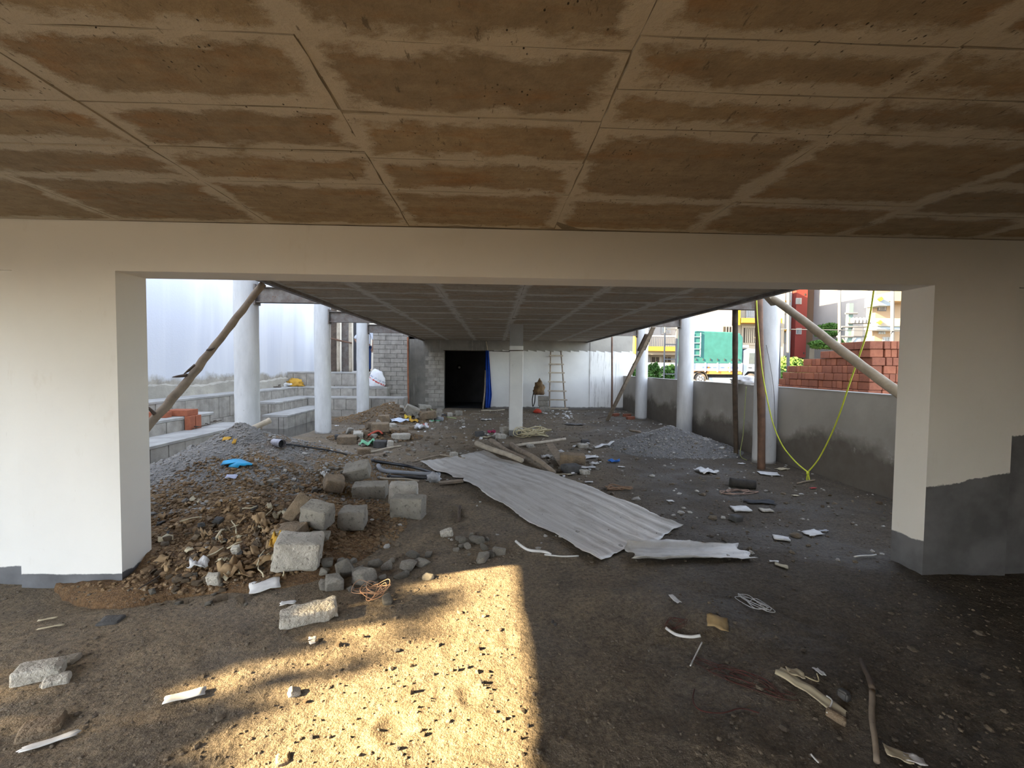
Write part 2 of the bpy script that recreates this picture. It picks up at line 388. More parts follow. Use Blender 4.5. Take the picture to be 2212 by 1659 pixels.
RA = [.25, .65, 1.05, 1.46, 1.87, 2.25, 2.66, 3.33]; RB = [.2, .55, .95, 1.385, 1.65, 1.91, 2.71, 3.33]; RC = [.2, .6, 1.0, 1.44, 1.84, 2.2, 2.57, 3.33]
RD = [.3, .7, 1.1, 1.5, 1.95, 2.4, 2.85, 3.33]
ceiling(-4.6, 5.7, -1.85, 3.63, 2.596, [(-4.6, -3.64, RA), (-3.64, -2.62, RC), (-2.62, -1.6, RC), (-1.6, -.61, RC), (-.61, .43, RA), (.43, 1.43, RB), (1.43, 2.56, RB), (2.56, 3.6, RD), (3.6, 4.6, RD), (4.6, 5.6, RA)], M_PAN, 5)
hr = [3.66, 4.5, 5.35, 6.15, 6.75, 7.5, 8.4, 9.35, 10.4, 11.3, 12.3, 13.2, 14.2, 15.2, 16.2, 17.12]
hb = [3.66, 4.3, 5.2, 5.9, 6.75, 7.5, 8.2, 9.35, 10.2, 11.3, 12.1, 13.2, 14.1, 15.2, 16.1, 17.12]
hx = [-2.60, -1.72, -.70, .36, 1.38, 2.42, 3.50]
slab = ceiling(-2.669, 3.566, 3.6, 17.3, 2.57, [(hx[i], hx[i+1], hr if i % 2 else hb) for i in range(6)], M_PANH, 9)
for x in (-2.635, 3.532): MB().span((x-.035, 3.64, 2.535), (x+.035, 17.14, 2.60)).build('slab_edge_lip', M_STEEL, slab)

# ------------------------------------------------------------------ front wall with the wide opening
D0, D1, XL, XR, HL, HC = 3.35, 3.635, -2.68, 3.346, 2.251, 2.60
P_UP = paint('paint_plain'); P_LF = paint('paint_left_front', .075, .012); P_LJ = paint('paint_left_jamb', .085, .03)
P_RF = paint('paint_right_front', .70, .035, slope=.18, x0=3.346); P_RJ = paint('paint_right_jamb', .27, .02); P_RI = paint('paint_right_bay', 1.1, .03)
P_LI = paint('paint_left_bay', .12, .015)
b = MB()
def faces(b, **k):
    for i, q in enumerate(('xm', 'xp', 'ym', 'yp', 'zm', 'zp')):
        if q in k: b.m[-6+i] = k[q]
b.span((-3.38, D0, -.2), (XL, D1, HC)); faces(b, ym=1, xp=2)
b.span((XR, D0, -.2), (4.02, D1, HC)); faces(b, ym=3, xm=4)
b.span((-4.6, D0+.035, -.2), (-3.38, D1, HC)); faces(b, ym=6)
b.span((4.02, D0+.035, -.2), (5.7, D1, HC)); faces(b, ym=5)
b.span((XL, D0, HL), (XR, D1, HC))
b.span((-4.6, D0, 2.245), (-3.38, D0+.04, HC)); b.span((4.02, D0, 2.245), (5.7, D0+.04, HC))
tag(b.build('wall_front', [P_UP, P_LF, P_LJ, P_RF, P_RJ, P_RI, P_LI]), 'cream painted wall with a wide beam-topped opening', kind='structure')
# side and rear walls of the front bay: the left side stands open, the unseen rear gap is shaped to steer daylight
b = MB().span((-4.75, 2.38, -.2), (-4.5, 3.4, HC)).span((-4.75, -1.6, 2.25), (-4.5, 2.38, HC)).span((-4.75, -1.85, -.2), (-4.5, -1.5, HC))
tag(b.build('wall_left', P_UP), kind='structure')
tag(MB().span((5.6, -1.9, -.2), (5.8, 3.4, HC)).build('wall_right', P_UP), kind='structure')
b = MB().span((-.7, -1.85, -.2), (5.7, -1.65, HC)).span((-4.6, -1.85, 2.35), (-.7, -1.65, HC))
tag(b.build('wall_rear', P_UP), kind='structure')

# ------------------------------------------------------------------ hall: tall left wall
def leftwall_mat():
    m = Mt('shaft_wall_paint', .8, 0, .2); v = m.pos; z = m.sep(v)
    c = m.mix(m.ramp(m.noise(m.sc(v, (1, 1, .12)), 1.1, 3), .42, .58), (.60, .61, .635), (.53, .545, .585))
    c = m.mix(m.ramp(m.noise(m.sc(v, (1, 1, .1)), 6, 4), .55, .75, 0, .35), c, (.50, .51, .54))
    e = m.math('MULTIPLY', m.math('SUBTRACT', m.noise(v, 1.7, 5, .65), .5), .55)
    k = m.ramp(m.math('SUBTRACT', z[2], m.math('ADD', e, 1.27)), -.06, .06)
    pl = m.mix(m.ramp(m.noise(v, 4, 5, .7), .4, .65), (.36, .33, .28), (.24, .22, .19))
    m.col(m.mix(k, pl, c)); m.bump(m.noise(v, 25, 5), .25, .008); return m.m
M_LW = leftwall_mat()
b = MB().span((-7.4, 1.75, -.3), (-7.15, 20.0, 8.5))
rag = [(-7.15, 5.0, .7)]
tag(b.build('wall_hall_left', M_LW), 'tall bluish white wall behind the block steps', kind='structure')
M_SKIRT = pm('ragged_plaster', (.40, .37, .31), (.28, .26, .22), 2.2, .95, .8, 22, .012, True, (.20, .19, .16))
ys = np.linspace(3.4, 16.02, 90); rn = random.Random(3)
P = np.array([[(-7.15, y, 1.13+.035*math.sin(y*2.1)+rn.uniform(-.02, .02)), (-7.085, y, 1.10+.035*math.sin(y*2.1)+rn.uniform(-.025, .02)), (-7.07, y, .80)] for y in ys])
tag(MB().grid(P).build('trim_1', M_SKIRT), 'ragged plaster skirt along the foot of the left wall', kind='structure')

# ------------------------------------------------------------------ steps of concrete blocks
def block_run(name, x0, x1, y0, y1, z0, z1, label, face='x', end=None, L=.42, seed=0):
    """a step: screed-topped core with a face of single blocks; face 'x' looks right, 'y' looks to the camera"""
    root = empty(name, ((x0+x1)/2, (y0+y1)/2, z0)); tag(root, label, 'step')
    rnd = random.Random(seed); t = .055
    if face == 'x': MB().span((x0, y0+.02, z0), (x1-.03, y1, z1-t)).build('core', M_BLOCKW, root)
    else: MB().span((x0, y0+.03, z0), (x1, y1, z1-t)).build('core', M_BLOCKW, root)
    n = 40; ov = .008
    if face == 'x':
        yy = np.linspace(y0, y1, n); e = [x1+ov+rnd.uniform(-.008, .008) for _ in yy]
        P = np.array([[(x0, y, z1), (q-.02, y, z1+rnd.uniform(-.004, .002)), (q, y, z1-.012), (q-.004, y, z1-t)] for y, q in zip(yy, e)])
    else:
        xx = np.linspace(x1, x0, n); e = [y0-ov+rnd.uniform(-.008, .008) for _ in xx]
        P = np.array([[(x, y1, z1), (x, q+.02, z1+rnd.uniform(-.004, .002)), (x, q, z1-.012), (x, q+.004, z1-t)] for x, q in zip(xx, e)])
    bt = MB().grid(P)
    if face == 'x': bt.add([(x0, y0, z1), (x1, y0, z1), (x1, y0, z1-t), (x0, y0, z1-t)], [(0, 1, 2, 3)])
    else: bt.add([(x1, y0, z1), (x1, y1, z1), (x1, y1, z1-t), (x1, y0, z1-t)], [(0, 1, 2, 3)])
    bt.build('tread', M_SCREED, root)
    hh = z1-t-z0; rows = 2 if hh > .45 else 1
    for r in range(rows):
        za, zb = z0+hh*r/rows, z0+hh*(r+1)/rows
        a, bnd = (y0, y1) if face == 'x' else (x0, x1)
        p = a - (L*.5 if r else 0)
        while p < bnd-.02:
            q = min(p+L*rnd.uniform(.88, 1.08), bnd); s = max(p, a)+.008; d = rnd.uniform(-.008, .008)
            if q-s > .05:
                if face == 'x': MB().span((x1-.10, s, za+.005), (x1+d, q-.008, zb-.006)).build('block', M_BLOCKW, root)
                else: MB().span((s, y0-d, za+.005), (q-.008, y0+.10, zb-.006)).build('block', M_BLOCKW, root)
            p = q
    if end:   # blocks showing on the end that looks to the camera
        p = x0
        while p < x1-.1:
            q = min(p+L, x1-.1); MB().span((p+.008, y0-.006, z0+.005), (q-.006, y0+.1, z1-t-.006)).build('block', M_BLOCKW, root); p = q
    return root
block_run('block_step', -7.1, -6.6, 3.4, 15.6, -.2, .86, 'long topmost block step running along the tall left wall', seed=1)
block_run('block_step', -6.6, -6.0, 3.4, 9.96, -.2, .575, 'short middle block step carrying the red bricks', seed=2)
block_run('block_step', -6.0, -5.35, 3.4, 10.3, -.2, .31, 'lowest block step beside the sand heap with a grey pipe at its foot', seed=3)
block_run('block_step', -6.6, -6.0, 12.7, 14.9, -.2, .56, 'middle block step between the first two left columns with its end to the camera', 'x', True, seed=4)
block_run('block_step', -6.0, -5.35, 12.0, 14.9, -.2, .29, 'lowest block step beyond the puddle with its end to the camera', 'x', True, seed=5)
e1 = atY(872, 860, 14.9).x; e2 = atY(836, 850, 15.6).x
block_run('block_step', -6.6, e1, 14.9, 15.6, -.2, .56, 'tall lowest cross step behind the farthest left round column', 'y', seed=6)
block_run('block_step', -6.6, e2, 15.6, 16.05, .2, .86, 'middle cross step that carries the white printed sack', 'y', seed=7)
block_run('block_step', -7.15, -4.2, 16.05, 20.0, .5, 1.36, 'topmost cross step forming the landing below the timber props', 'y', seed=8)

# ------------------------------------------------------------------ hall: block wall, rear wall, parapet
wb = empty('wall_block', (-3.6, 16.0, 0)); tag(wb, 'unplastered wall of grey concrete blocks', kind='structure')
bx0, bx1 = -4.2, -2.98
MB().span((bx0, 16.03, -.1), (bx1, 16.2, 2.9)).build('mortar_core', pm('mortar', (.15, .145, .14), (.10, .10, .095), 6, .95, .5, 40, .01, True), wb)
rnd = random.Random(11); z = 0.; i = 0
while z < 2.85:
    p = bx0-(.2 if i % 2 else 0); hgt = .155
    while p < bx1:
        q = min(p+.42*rnd.uniform(.9, 1.06), bx1); s = max(p, bx0)
        if q-s > .06: MB().span((s+.006, 16.0+rnd.uniform(-.008, .008), z+.006), (q-.006, 16.1, min(z+hgt-.006, 2.9))).build('block', M_BLOCKW, wb)
        p = q
    z += hgt; i += 1
def rearwall_mat():
    m = Mt('rear_wall_paint', .8, 0, .2); v = m.pos; z = m.sep(v)
    w = m.mix(m.ramp(m.noise(v, 1.2, 4), .4, .7), (.74, .73, .69), (.66, .65, .62))
    sp = m.math('MULTIPLY', m.ramp(m.noise(m.sc(v, (14, 1, .8)), 1.6, 5, .7), .55, .66), m.math('MULTIPLY', m.ramp(z[0], 3.5, 3.7), m.ramp(z[0], 4.6, 5.0, 1, 0)))
    w = m.mix(m.math('MULTIPLY', sp, .7), w, (.30, .28, .25))
    gr = m.mix(m.ramp(m.noise(v, 1.5, 5), .4, .65), (.33, .31, .27), (.25, .235, .21))
    e = m.math('ADD', m.math('MULTIPLY', m.math('FRACT', m.math('MULTIPLY', z[0], 3.1)), -.06), m.math('MULTIPLY', m.noise(v, 2.2, 3), .12))
    k = m.ramp(m.math('SUBTRACT', z[2], m.math('ADD', e, 2.17)), -.008, .008)
    c = m.mix(k, w, gr)
    c = m.mix(m.ramp(m.math('SUBTRACT', z[2], m.math('MULTIPLY', m.noise(v, 6, 4), .1)), .02, .06), (.17, .155, .14), c)
    m.col(c); m.bump(m.noise(v, 20, 5), .2, .01); return m.m
def greywall_mat():
    m = Mt('stained_plaster', .9, 0, .2); v = m.pos
    c = m.mix(m.ramp(m.noise(v, 1.6, 5, .65), .35, .68), (.26, .24, .205), (.17, .16, .14))
    c = m.mix(m.ramp(m.noise(m.sc(v, (9, 1, .7)), 1.5, 5, .7), .55, .7, 0, .7), c, (.36, .34, .31))
    m.col(c); m.bump(m.noise(m.sc(v, (1, 1, .5)), 22, 5, .7), .7, .012); return m.m
M_RW, M_GW = rearwall_mat(), greywall_mat()
DX0, DX1, DZ, YB = -1.853, -.245, 2.187, 17.14
b = MB().span((-3.4, YB, -.2), (DX0, YB+.2, 2.6), 1).span((DX0, YB, DZ), (DX1, YB+.2, 2.6), 1).span((DX1, YB, -.2), (3.64, YB+.2, 2.6)).span((3.64, YB-.03, -.2), (5.1, YB+.2, 3.1)).span((5.1, YB-.03, .6), (5.27, YB+.2, 3.1))
wr = tag(b.build('wall_back', [M_RW, M_GW], None, (0, YB, 0)), 'rear wall of the hall, white below and bare plaster above', kind='structure')
rnd = random.Random(4)                         # blocks showing through beside the doorway
z = 0.1; i = 0
while z < 2.05:
    p = -2.45-(.12 if i % 2 else 0)
    while p < DX0-.01:
        q = min(p+.42*rnd.uniform(.8, 1.05), DX0-.004)
        if q-p > .07: MB().span((p+.008, YB-.012-rnd.uniform(0, .008), z+.008), (q-.008, YB+.05, z+.147)).build('block', M_BLOCKW, wr)
        p = q
    z += .155; i += 1
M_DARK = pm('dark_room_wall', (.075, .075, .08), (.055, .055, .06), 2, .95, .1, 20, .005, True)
b = MB().span((-3.0, 20.6, -.1), (1.0, 20.8, 2.7)).span((-3.2, YB+.2, -.1), (-3.0, 20.8, 2.7)).span((.9, YB+.2, -.1), (1.1, 20.8, 2.7)).span((-3.2, YB+.2, 2.6), (1.1, 20.8, 2.8)).span((-3.2, YB+.2, -.2), (1.1, 20.8, -.02))
tag(b.build('wall_dark_room', M_DARK), 'unlit room behind the doorway', kind='structure')
fp = atY(992, 793, 20.55)
fan = empty('wall_vent', fp); tag(fan, 'small round vent in the dark room, its spot of light put in as a pale disc', 'vent')
MB().tube([(fp.x, 20.60, fp.z), (fp.x, 20.52, fp.z)], .12, 20).build('rim', pm('black_rubber', (.012, .012, .013), (.02, .02, .02), 5), fan)
MB().tube([(fp.x+.01, 20.55, fp.z-.015), (fp.x+.01, 20.50, fp.z-.015)], .05, 14).build('cap', M_WHITE, fan)  # pale disc put in for the spot of light in the hole
def parapet_mat():
    m = Mt('parapet_plaster', .9, 0, .2); v = m.pos; z = m.sep(v)
    c = m.mix(m.ramp(m.noise(v, .9, 5, .6), .38, .65), (.35, .325, .29), (.265, .245, .22))
    e = m.math('MULTIPLY', m.math('SUBTRACT', m.noise(v, 1.1, 5, .6), .5), 1.1)
    k = m.ramp(m.math('SUBTRACT', z[2], e), .38, .62)
    c = m.mix(k, m.mix(m.noise(v, 7, 5), (.10, .085, .07), (.155, .138, .12)), c)
    ef = m.math('MULTIPLY', m.ramp(m.noise(v, 4.2, 6, .75), .58, .68), m.math('MULTIPLY', m.ramp(m.math('SUBTRACT', z[2], e), .30, .48), m.ramp(m.math('SUBTRACT', z[2], e), .52, .72, 1, 0)))
    c = m.mix(m.math('MULTIPLY', ef, .8), c, (.48, .46, .43))
    m.col(c); m.bump(m.noise(v, 20, 5), .25, .008); return m.m
b = MB().span((4.93, 3.6, -.2), (5.08, YB, 1.285)); par = tag(b.build('wall_right', parapet_mat(), None, (5, 10, 0)), 'low grey plastered parapet wall along the right side', kind='structure')
MB().span((4.925, 3.6, 1.285), (5.085, YB-.03, 1.296)).build('pale_skylit_cap', M_SCREED, par)  # pale strip: sky light on the wall top put into its colour

# ------------------------------------------------------------------ columns, pillar and steel beams
def column_mat():
    m = Mt('whitewashed_column', .8, 0, .2); v = m.pos; z = m.sep(v)
    c = m.mix(m.ramp(m.noise(m.sc(v, (2, 2, .5)), 2.6, 5, .65), .38, .68), (.60, .60, .595), (.47, .47, .465))
    c = m.mix(m.ramp(m.noise(m.sc(v, (1, 1, .4)), 22, 4, .7), .66, .73, 0, .6), c, (.28, .27, .25))
    k = m.ramp(m.math('ADD', z[2], m.math('MULTIPLY', m.noise(v, 5, 4), .18)), .10, .15)
    m.col(m.mix(k, (.25, .235, .215), c)); m.bump(m.noise(v, 30, 5), .2, .006); return m.m
M_COL = column_mat()
XLc, XRc, YC = -4.02, 4.65, (7.58, 10.86, 14.13)
nm = ('nearest', 'middle', 'farthest')
for sx, side in ((XLc, 'left'), (XRc, 'right')):
    for y, q in zip(YC, nm):
        rnd = random.Random(y*sx); zs = np.linspace(-.2, 3.3, 22)
        b = MB().tube([(sx+rnd.uniform(-.003, .003), y, zz) for zz in zs], [.182+rnd.uniform(-.002, .002) for _ in zs], 40)
        o = b.build('round_column', M_COL, None, (sx, y, 0), True)
        md = o.modifiers.new('e', 'EDGE_SPLIT'); md.split_angle = 1.0
        tag(o, f'{q} white round concrete column in the {side} hand row', 'column', 'round columns')
        a, c = (sx+.14, -2.55) if sx < 0 else (sx-.14, 3.45)
        bm = empty('steel_beam', ((a+c)/2, y, 2.6)); tag(bm, f'rusty steel beam from the {q} {side} round column to the slab edge', 'beam', 'steel beams')
        MB().span((a, y-.065, 2.60), (c, y+.065, 2.614)).build('lower_flange', M_STEEL, bm)
        MB().span((a, y-.065, 2.836), (c, y+.065, 2.85)).build('upper_flange', M_STEEL, bm)
        MB().span((a, y-.006, 2.614), (c, y+.006, 2.836)).build('web', M_STEEL, bm)
        s = 1 if sx < 0 else -1
        MB().span((sx+s*.16, y-.09, 2.56), (sx+s*.185, y+.09, 2.89)).build('end_plate', M_STEEL, bm)
sp = empty('square_pillar', (.52, 10.55, 0)); tag(sp, 'slim square white pillar standing in the middle of the hall', 'pillar')
bevel(MB().span((.365, 10.45, .13), (.674, 10.70, 2.08)).build('painted_shaft', pm('pillar_paint', (.72, .705, .66), (.62, .61, .575), 2, .8, .15, 40, .004, True, (.36, .34, .31), .70), sp), .008)
MB().span((.368, 10.453, 2.08), (.671, 10.697, 2.58)).build('bare_head', M_PLAST, sp)
MB().span((.362, 10.44, -.1), (.68, 10.71, .13)).build('bare_foot', M_PLAST, sp)
# landing behind the block wall: pale wall, dark doorway
M_CREAM = pm('cream_paint', (.80, .72, .58), (.74, .66, .53), 2, .85, .1, 30, .004, True)
tag(MB().span((-8.2, 19.9, 1.2), (-6.08, 20.1, 5.0)).span((-5.82, 19.9, 1.2), (-3.4, 20.1, 5.0)).build('wall_landing', M_CREAM), kind='structure')
tag(MB().span((-6.12, 20.0, 1.3), (-5.78, 20.05, 4.6)).build('door_1', M_DARK), kind='structure')
# ------------------------------------------------------------------ helpers for loose things
from mathutils import noise as mn
def pole(name, a, b, r0, r1, mat, label, cat='pole', group=None, bend=.02, seed=0, n=14, sides=10, parent=None, wob=.04):
    a, b = Vector(a), Vector(b); rnd = random.Random(seed); L = (b-a).length; t = (b-a)/L; w = t.orthogonal().normalized(); w2 = t.cross(w)
    ph = rnd.uniform(0, 6); pts = []; rs = []
    for i in range(n):
        k = i/(n-1); e = math.sin(k*math.pi)
        pts.append(a+(b-a)*k + w*bend*L*e*math.sin(k*4+ph) + w2*bend*L*e*math.cos(k*3+ph) + w*rnd.uniform(-wob, wob)*r0)
        rs.append((r0+(r1-r0)*k)*rnd.uniform(1-wob, 1+wob))
    o = MB().tube(pts, rs, sides).build(name, mat, parent, None if parent else a, True)
    if not parent: tag(o, label, cat, group)
    return o
def board(name, a, b, w, t, mat, label, cat='plank', group=None, roll=0., parent=None):
    """a flat piece of wood from a to b"""
    a, b = Vector(a), Vector(b); d = (b-a).normalized(); s = d.cross(Vector((0, 0, 1)))
    s = s.normalized() if s.length > .01 else Vector((1, 0, 0)); n = s.cross(d); R = Matrix.Rotation(roll, 3, d); s, n = R @ s, R @ n
    v = [p+s*(i*w/2)+n*(j*t/2) for p in (a, b) for i in (-1, 1) for j in (-1, 1)]
    o = MB().add([tuple(q) for q in v], [(0, 1, 3, 2), (4, 6, 7, 5), (0, 4, 5, 1), (2, 3, 7, 6), (0, 2, 6, 4), (1, 5, 7, 3)]).build(name, mat, parent, None if parent else a)
    bevel(o, min(w, t)*.12, 1)
    if not parent: tag(o, label, cat, group)
    return o
def string(name, pts, r, mat, label, cat='rope', group=None, parent=None, sides=5, sub=4):
    P = [Vector(p) for p in pts]; out = []
    for i in range(len(P)-1):
        p0, p1, p2, p3 = P[max(i-1, 0)], P[i], P[i+1], P[min(i+2, len(P)-1)]
        for k in range(sub):
            t = k/sub; out.append(.5*((2*p1)+(p2-p0)*t+(2*p0-5*p1+4*p2-p3)*t*t+(3*p1-p0-3*p2+p3)*t**3))
    out.append(P[-1])
    o = MB().tube(out, r, sides).build(name, mat, parent, None if parent else P[0], True)
    if not parent: tag(o, label, cat, group)
    return o
def tangle(name, c, rx, ry, h, n, r, mat, label, cat, seed=0, rot=0., group=None, loops=1.):
    """one long thin strand lying in loose loops"""
    rnd = random.Random(seed); P = []; a = rnd.uniform(0, 6)
    for i in range(n):
        a += rnd.uniform(.5, 1.3)*loops; k = rnd.uniform(.15, 1.)
        x, y = rx*k*math.cos(a), ry*k*math.sin(a)
        x, y = x*math.cos(rot)-y*math.sin(rot), x*math.sin(rot)+y*math.cos(rot)
        P.append(up(c.x+x, c.y+y, r+rnd.uniform(0, h)))
    return string(name, P, r, mat, label, cat, group, sub=5)
def blob(name, c, size, seed, mat, label, cat, amp=.25, freq=2.2, rz=0., group=None, parent=None, sub=3, flat=0.):
    bm = bmesh.new(); bmesh.ops.create_icosphere(bm, subdivisions=sub, radius=1)
    for v in bm.verts:
        n = mn.fractal(v.co*freq+Vector((seed*7.1, seed*3.3, seed)), .7, 2.1, 4); p = v.co*(1+amp*n)
        z = p.z; z = max(z, -.45+.02*n)
        v.co = Vector((p.x*size[0], p.y*size[1], z*size[2]))
    zmin = min(v.co.z for v in bm.verts)
    for v in bm.verts: v.co.z -= zmin
    me = bpy.data.meshes.new(name); bm.to_mesh(me); bm.free(); me.materials.append(mat)
    for p in me.polygons: p.use_smooth = flat < .5
    o = bpy.data.objects.new(name, me); COL.objects.link(o); o.rotation_euler = (0, 0, rz)
    if parent: o.parent = parent; o.location = Vector(c)-Vector(parent.location)
    else: o.location = c; tag(o, label, cat, group)
    return o
def scrap(name, c, w, d, rz, mat, label, cat='scrap', group=None, amp=.015, seed=0, n=7, lift=.008, taper=0., thick=.003, parent=None, cut=.12):
    """a limp flat piece of paper, plastic or card lying on the ground, with ragged outline"""
    rnd = random.Random(seed); P = []
    ph = [rnd.uniform(0, 6) for _ in range(4)]
    s_, t_ = np.meshgrid(np.linspace(-.5, .5, n), np.linspace(-.5, .5, n))
    sx = s_*w*(1+cut*np.sin(t_*9+ph[0])+taper*t_); ty = t_*d*(1+cut*np.sin(s_*8+ph[1]))
    X, Y = c.x+sx*math.cos(rz)-ty*math.sin(rz), c.y+sx*math.sin(rz)+ty*math.cos(rz)
    rj = np.array([[rnd.uniform(0, amp*.35) for _ in range(n)] for _ in range(n)])
    P = np.stack([X, Y, top_h(X, Y)+lift+amp*(.5+.5*np.sin(s_*9+t_*5+ph[2]))*np.abs(np.sin(t_*7+ph[3]))+rj], -1)
    o = MB().grid(P).build(name, mat, parent, None if parent else c, True); solid(o, thick)
    if not parent: tag(o, label, cat, group)
    return o
ROCKS = []
def make_rocks(n=14):
    for k in range(n):
        rnd = random.Random(100+k); bm = bmesh.new()
        for i in range(15+k % 6):
            v = Vector((rnd.gauss(0, 1), rnd.gauss(0, 1), rnd.gauss(0, 1))).normalized()
            e = .55 if k % 2 else .35; v = Vector([math.copysign(abs(q)**e, q) for q in v])*rnd.uniform(.42, .52)
            bm.verts.new(v)
        r = bmesh.ops.convex_hull(bm, input=bm.verts)
        bmesh.ops.delete(bm, geom=[g for g in r['geom_interior'] if isinstance(g, bmesh.types.BMVert)], context='VERTS')
        bmesh.ops.dissolve_limit(bm, angle_limit=.2, verts=bm.verts, edges=bm.edges)
        bmesh.ops.bevel(bm, geom=list(bm.edges), offset=.03, segments=1, affect='EDGES')
        bmesh.ops.triangulate(bm, faces=bm.faces)
        bmesh.ops.subdivide_edges(bm, edges=bm.edges, cuts=1)
        for v in bm.verts: v.co += v.normal*.025*mn.fractal(v.co*4+Vector((k, 0, 0)), .8, 2, 3)
        lo = [min(v.co[i] for v in bm.verts) for i in range(3)]; hi = [max(v.co[i] for v in bm.verts) for i in range(3)]
        for v in bm.verts:
            for i in range(3): v.co[i] = (v.co[i]-lo[i])/(hi[i]-lo[i])-.5
        me = bpy.data.meshes.new('rock'); bm.to_mesh(me); bm.free(); ROCKS.append({'base': me})
make_rocks()
def rock_mesh(k, mat):
    d = ROCKS[k % len(ROCKS)]
    if mat.name not in d:
        me = d['base'].copy(); me.materials.append(mat); d[mat.name] = me
    return d[mat.name]
def rock(name, c, size, rz, mat, label, cat='stone', group=None, k=0, tilt=(0, 0), sink=.12, parent=None):
    o = bpy.data.objects.new(name, rock_mesh(k, mat)); COL.objects.link(o)
    o.scale = size; o.rotation_euler = (tilt[0], tilt[1], rz); loc = Vector(c)+Vector((0, 0, size[2]*(.5-sink)))
    if parent: o.parent = parent; o.location = loc-Vector(parent.location)
    else: o.location = loc; tag(o, label, cat, group)
    return o
def rough_block(name, c, size, rot, mat, label, cat='concrete block', group=None, seed=0, rnd_=.18, rough=.012, n=8, lift=0.):
    """a worn cuboid with rounded arrises and chipped faces"""
    bm = bmesh.new(); bmesh.ops.create_cube(bm, size=1); bmesh.ops.subdivide_edges(bm, edges=bm.edges, cuts=n, use_grid_fill=True)
    S = Vector(size); R = Euler(rot).to_matrix(); rr = min(.35*min(size), .012+.11*rnd_*min(size))
    rg = random.Random(seed); tx, ty, tz = (rg.uniform(-.16, .16)*rnd_ for _ in range(3)); off = Vector((seed*5.3, seed*1.7, seed*.9))
    for v in bm.verts:
        p = Vector([math.copysign(.5*(abs(c)*2)**.6, c) for c in v.co])
        q = Vector([p[i]*S[i] for i in range(3)]); inn = Vector([max(-(S[i]/2-rr), min(S[i]/2-rr, q[i])) for i in range(3)]); e = q-inn
        if e.length > 1e-6: q = inn+e.normalized()*min(rr, e.length)
        ed = min(1., (sum(1 for c in p if abs(c) > .4)-1)/1.) if True else 0
        chip = max(0., mn.noise(q*9+off)-.05)*rnd_*.5*max(0, ed)
        q = q*(1-chip)
        q = Vector((q.x*(1+tx*q.z/S.z+ty*q.y/S.y), q.y*(1+tz*q.x/S.x), q.z*(1+ty*q.x/S.x)))
        q += p.normalized()*rough*mn.fractal(q*22+off, .9, 2, 4)*(.5+rnd_)
        v.co = R @ q
    z0 = min(v.co.z for v in bm.verts)
    for v in bm.verts: v.co.z -= z0
    me = bpy.data.meshes.new(name); bm.to_mesh(me); bm.free(); me.materials.append(mat)
    for p in me.polygons: p.use_smooth = True
    me.set_sharp_from_angle(angle=.45) if hasattr(me, 'set_sharp_from_angle') else None
    o = bpy.data.objects.new(name, me); COL.objects.link(o); o.location = Vector(c)-Vector((0, 0, .02-lift)); tag(o, label, cat, group); return o

# ------------------------------------------------------------------ timber props and poles
a, t = Vector((-3.95, 4.08, -.05)), atY(569, 614, 5.27)
o = pole('wooden_pole', a, t, .047, .034, M_WOOD, 'long knotty wooden pole leaning from behind the left pier to the slab edge', bend=.011, seed=2, n=34, wob=.13)
for (k, dx, dz) in ((.64, -.10, -.09), (.60, -.13, -.02), (.70, .09, .03), (.33, .07, -.08), (.45, -.06, .09)):
    p0 = a.lerp(t, k); p1 = p0+Vector((dx, -.03, dz)); MB().tube([p0, p0.lerp(p1, .6), p1], [.02, .013, .004], 6).build('branch_stub', M_WOODD, o)
T, E_ = atY(1664, 641, 6.0), atY(2049, 925, 3.78)
pole('wooden_pole', E_, T, .052, .046, M_WOODP, 'thick pale pole sloping down from the slab edge behind the right pier', bend=.006, seed=5, n=22)
p = atY(1664, 645, 5.97)
rough_block('wood_wedge', p-Vector((0, 0, .07)), (.20, .09, .07), (0, .65, .3), M_WOODP, 'short wooden block wedged at the top of the sloping right pole', 'wood block', rnd_=.05, rough=.002, n=3)
pole('wooden_pole', (4.55, 8.28, -.1), atY(1588, 668, 7.66), .042, .046, M_WOODD, 'dark upright pole standing between the nearest and middle right columns', bend=.004, seed=6, n=20)
pole('wooden_pole', (4.262, 7.0, -.08), atY(1639, 644, 7.25), .058, .060, M_WOODR, 'reddish brown upright pole in front of the nearest right column', bend=.006, seed=7, n=20)
pa, pb = Vector((3.44, 13.62, -.03)), atY(1412, 706, 11.5)
pl = board('leaning_plank', pa, pb, .11, .05, M_WOOD, 'narrow plank leaning up to the slab in front of the farthest right column')
for (u0, v0, u1, v1, dy) in ((1380, 758, 1397, 722, .0), (1390, 756, 1408, 716, .05)):
    k = .8; board('cleat', atY(u0, v0, 11.95+dy), atY(u1, v1, 11.6+dy), .10, .05, M_WOODD, None, parent=pl)
pole('wooden_pole', (4.15, 15.75, -.05), atY(1322, 728, 15.75), .035, .03, M_WOODR, 'thin upright pole in front of the rear white wall', bend=.004, seed=8)
p = atY(882, 868, 15.92)
pole('steel_pipe', (p.x, 15.92, -.05), atY(881, 728, 15.92), .028, .028, pm('rust', (.30, .12, .06), (.22, .09, .05), 12, .8), 'rust red pipe standing at the edge of the block wall', 'pipe', bend=.001, seed=9)
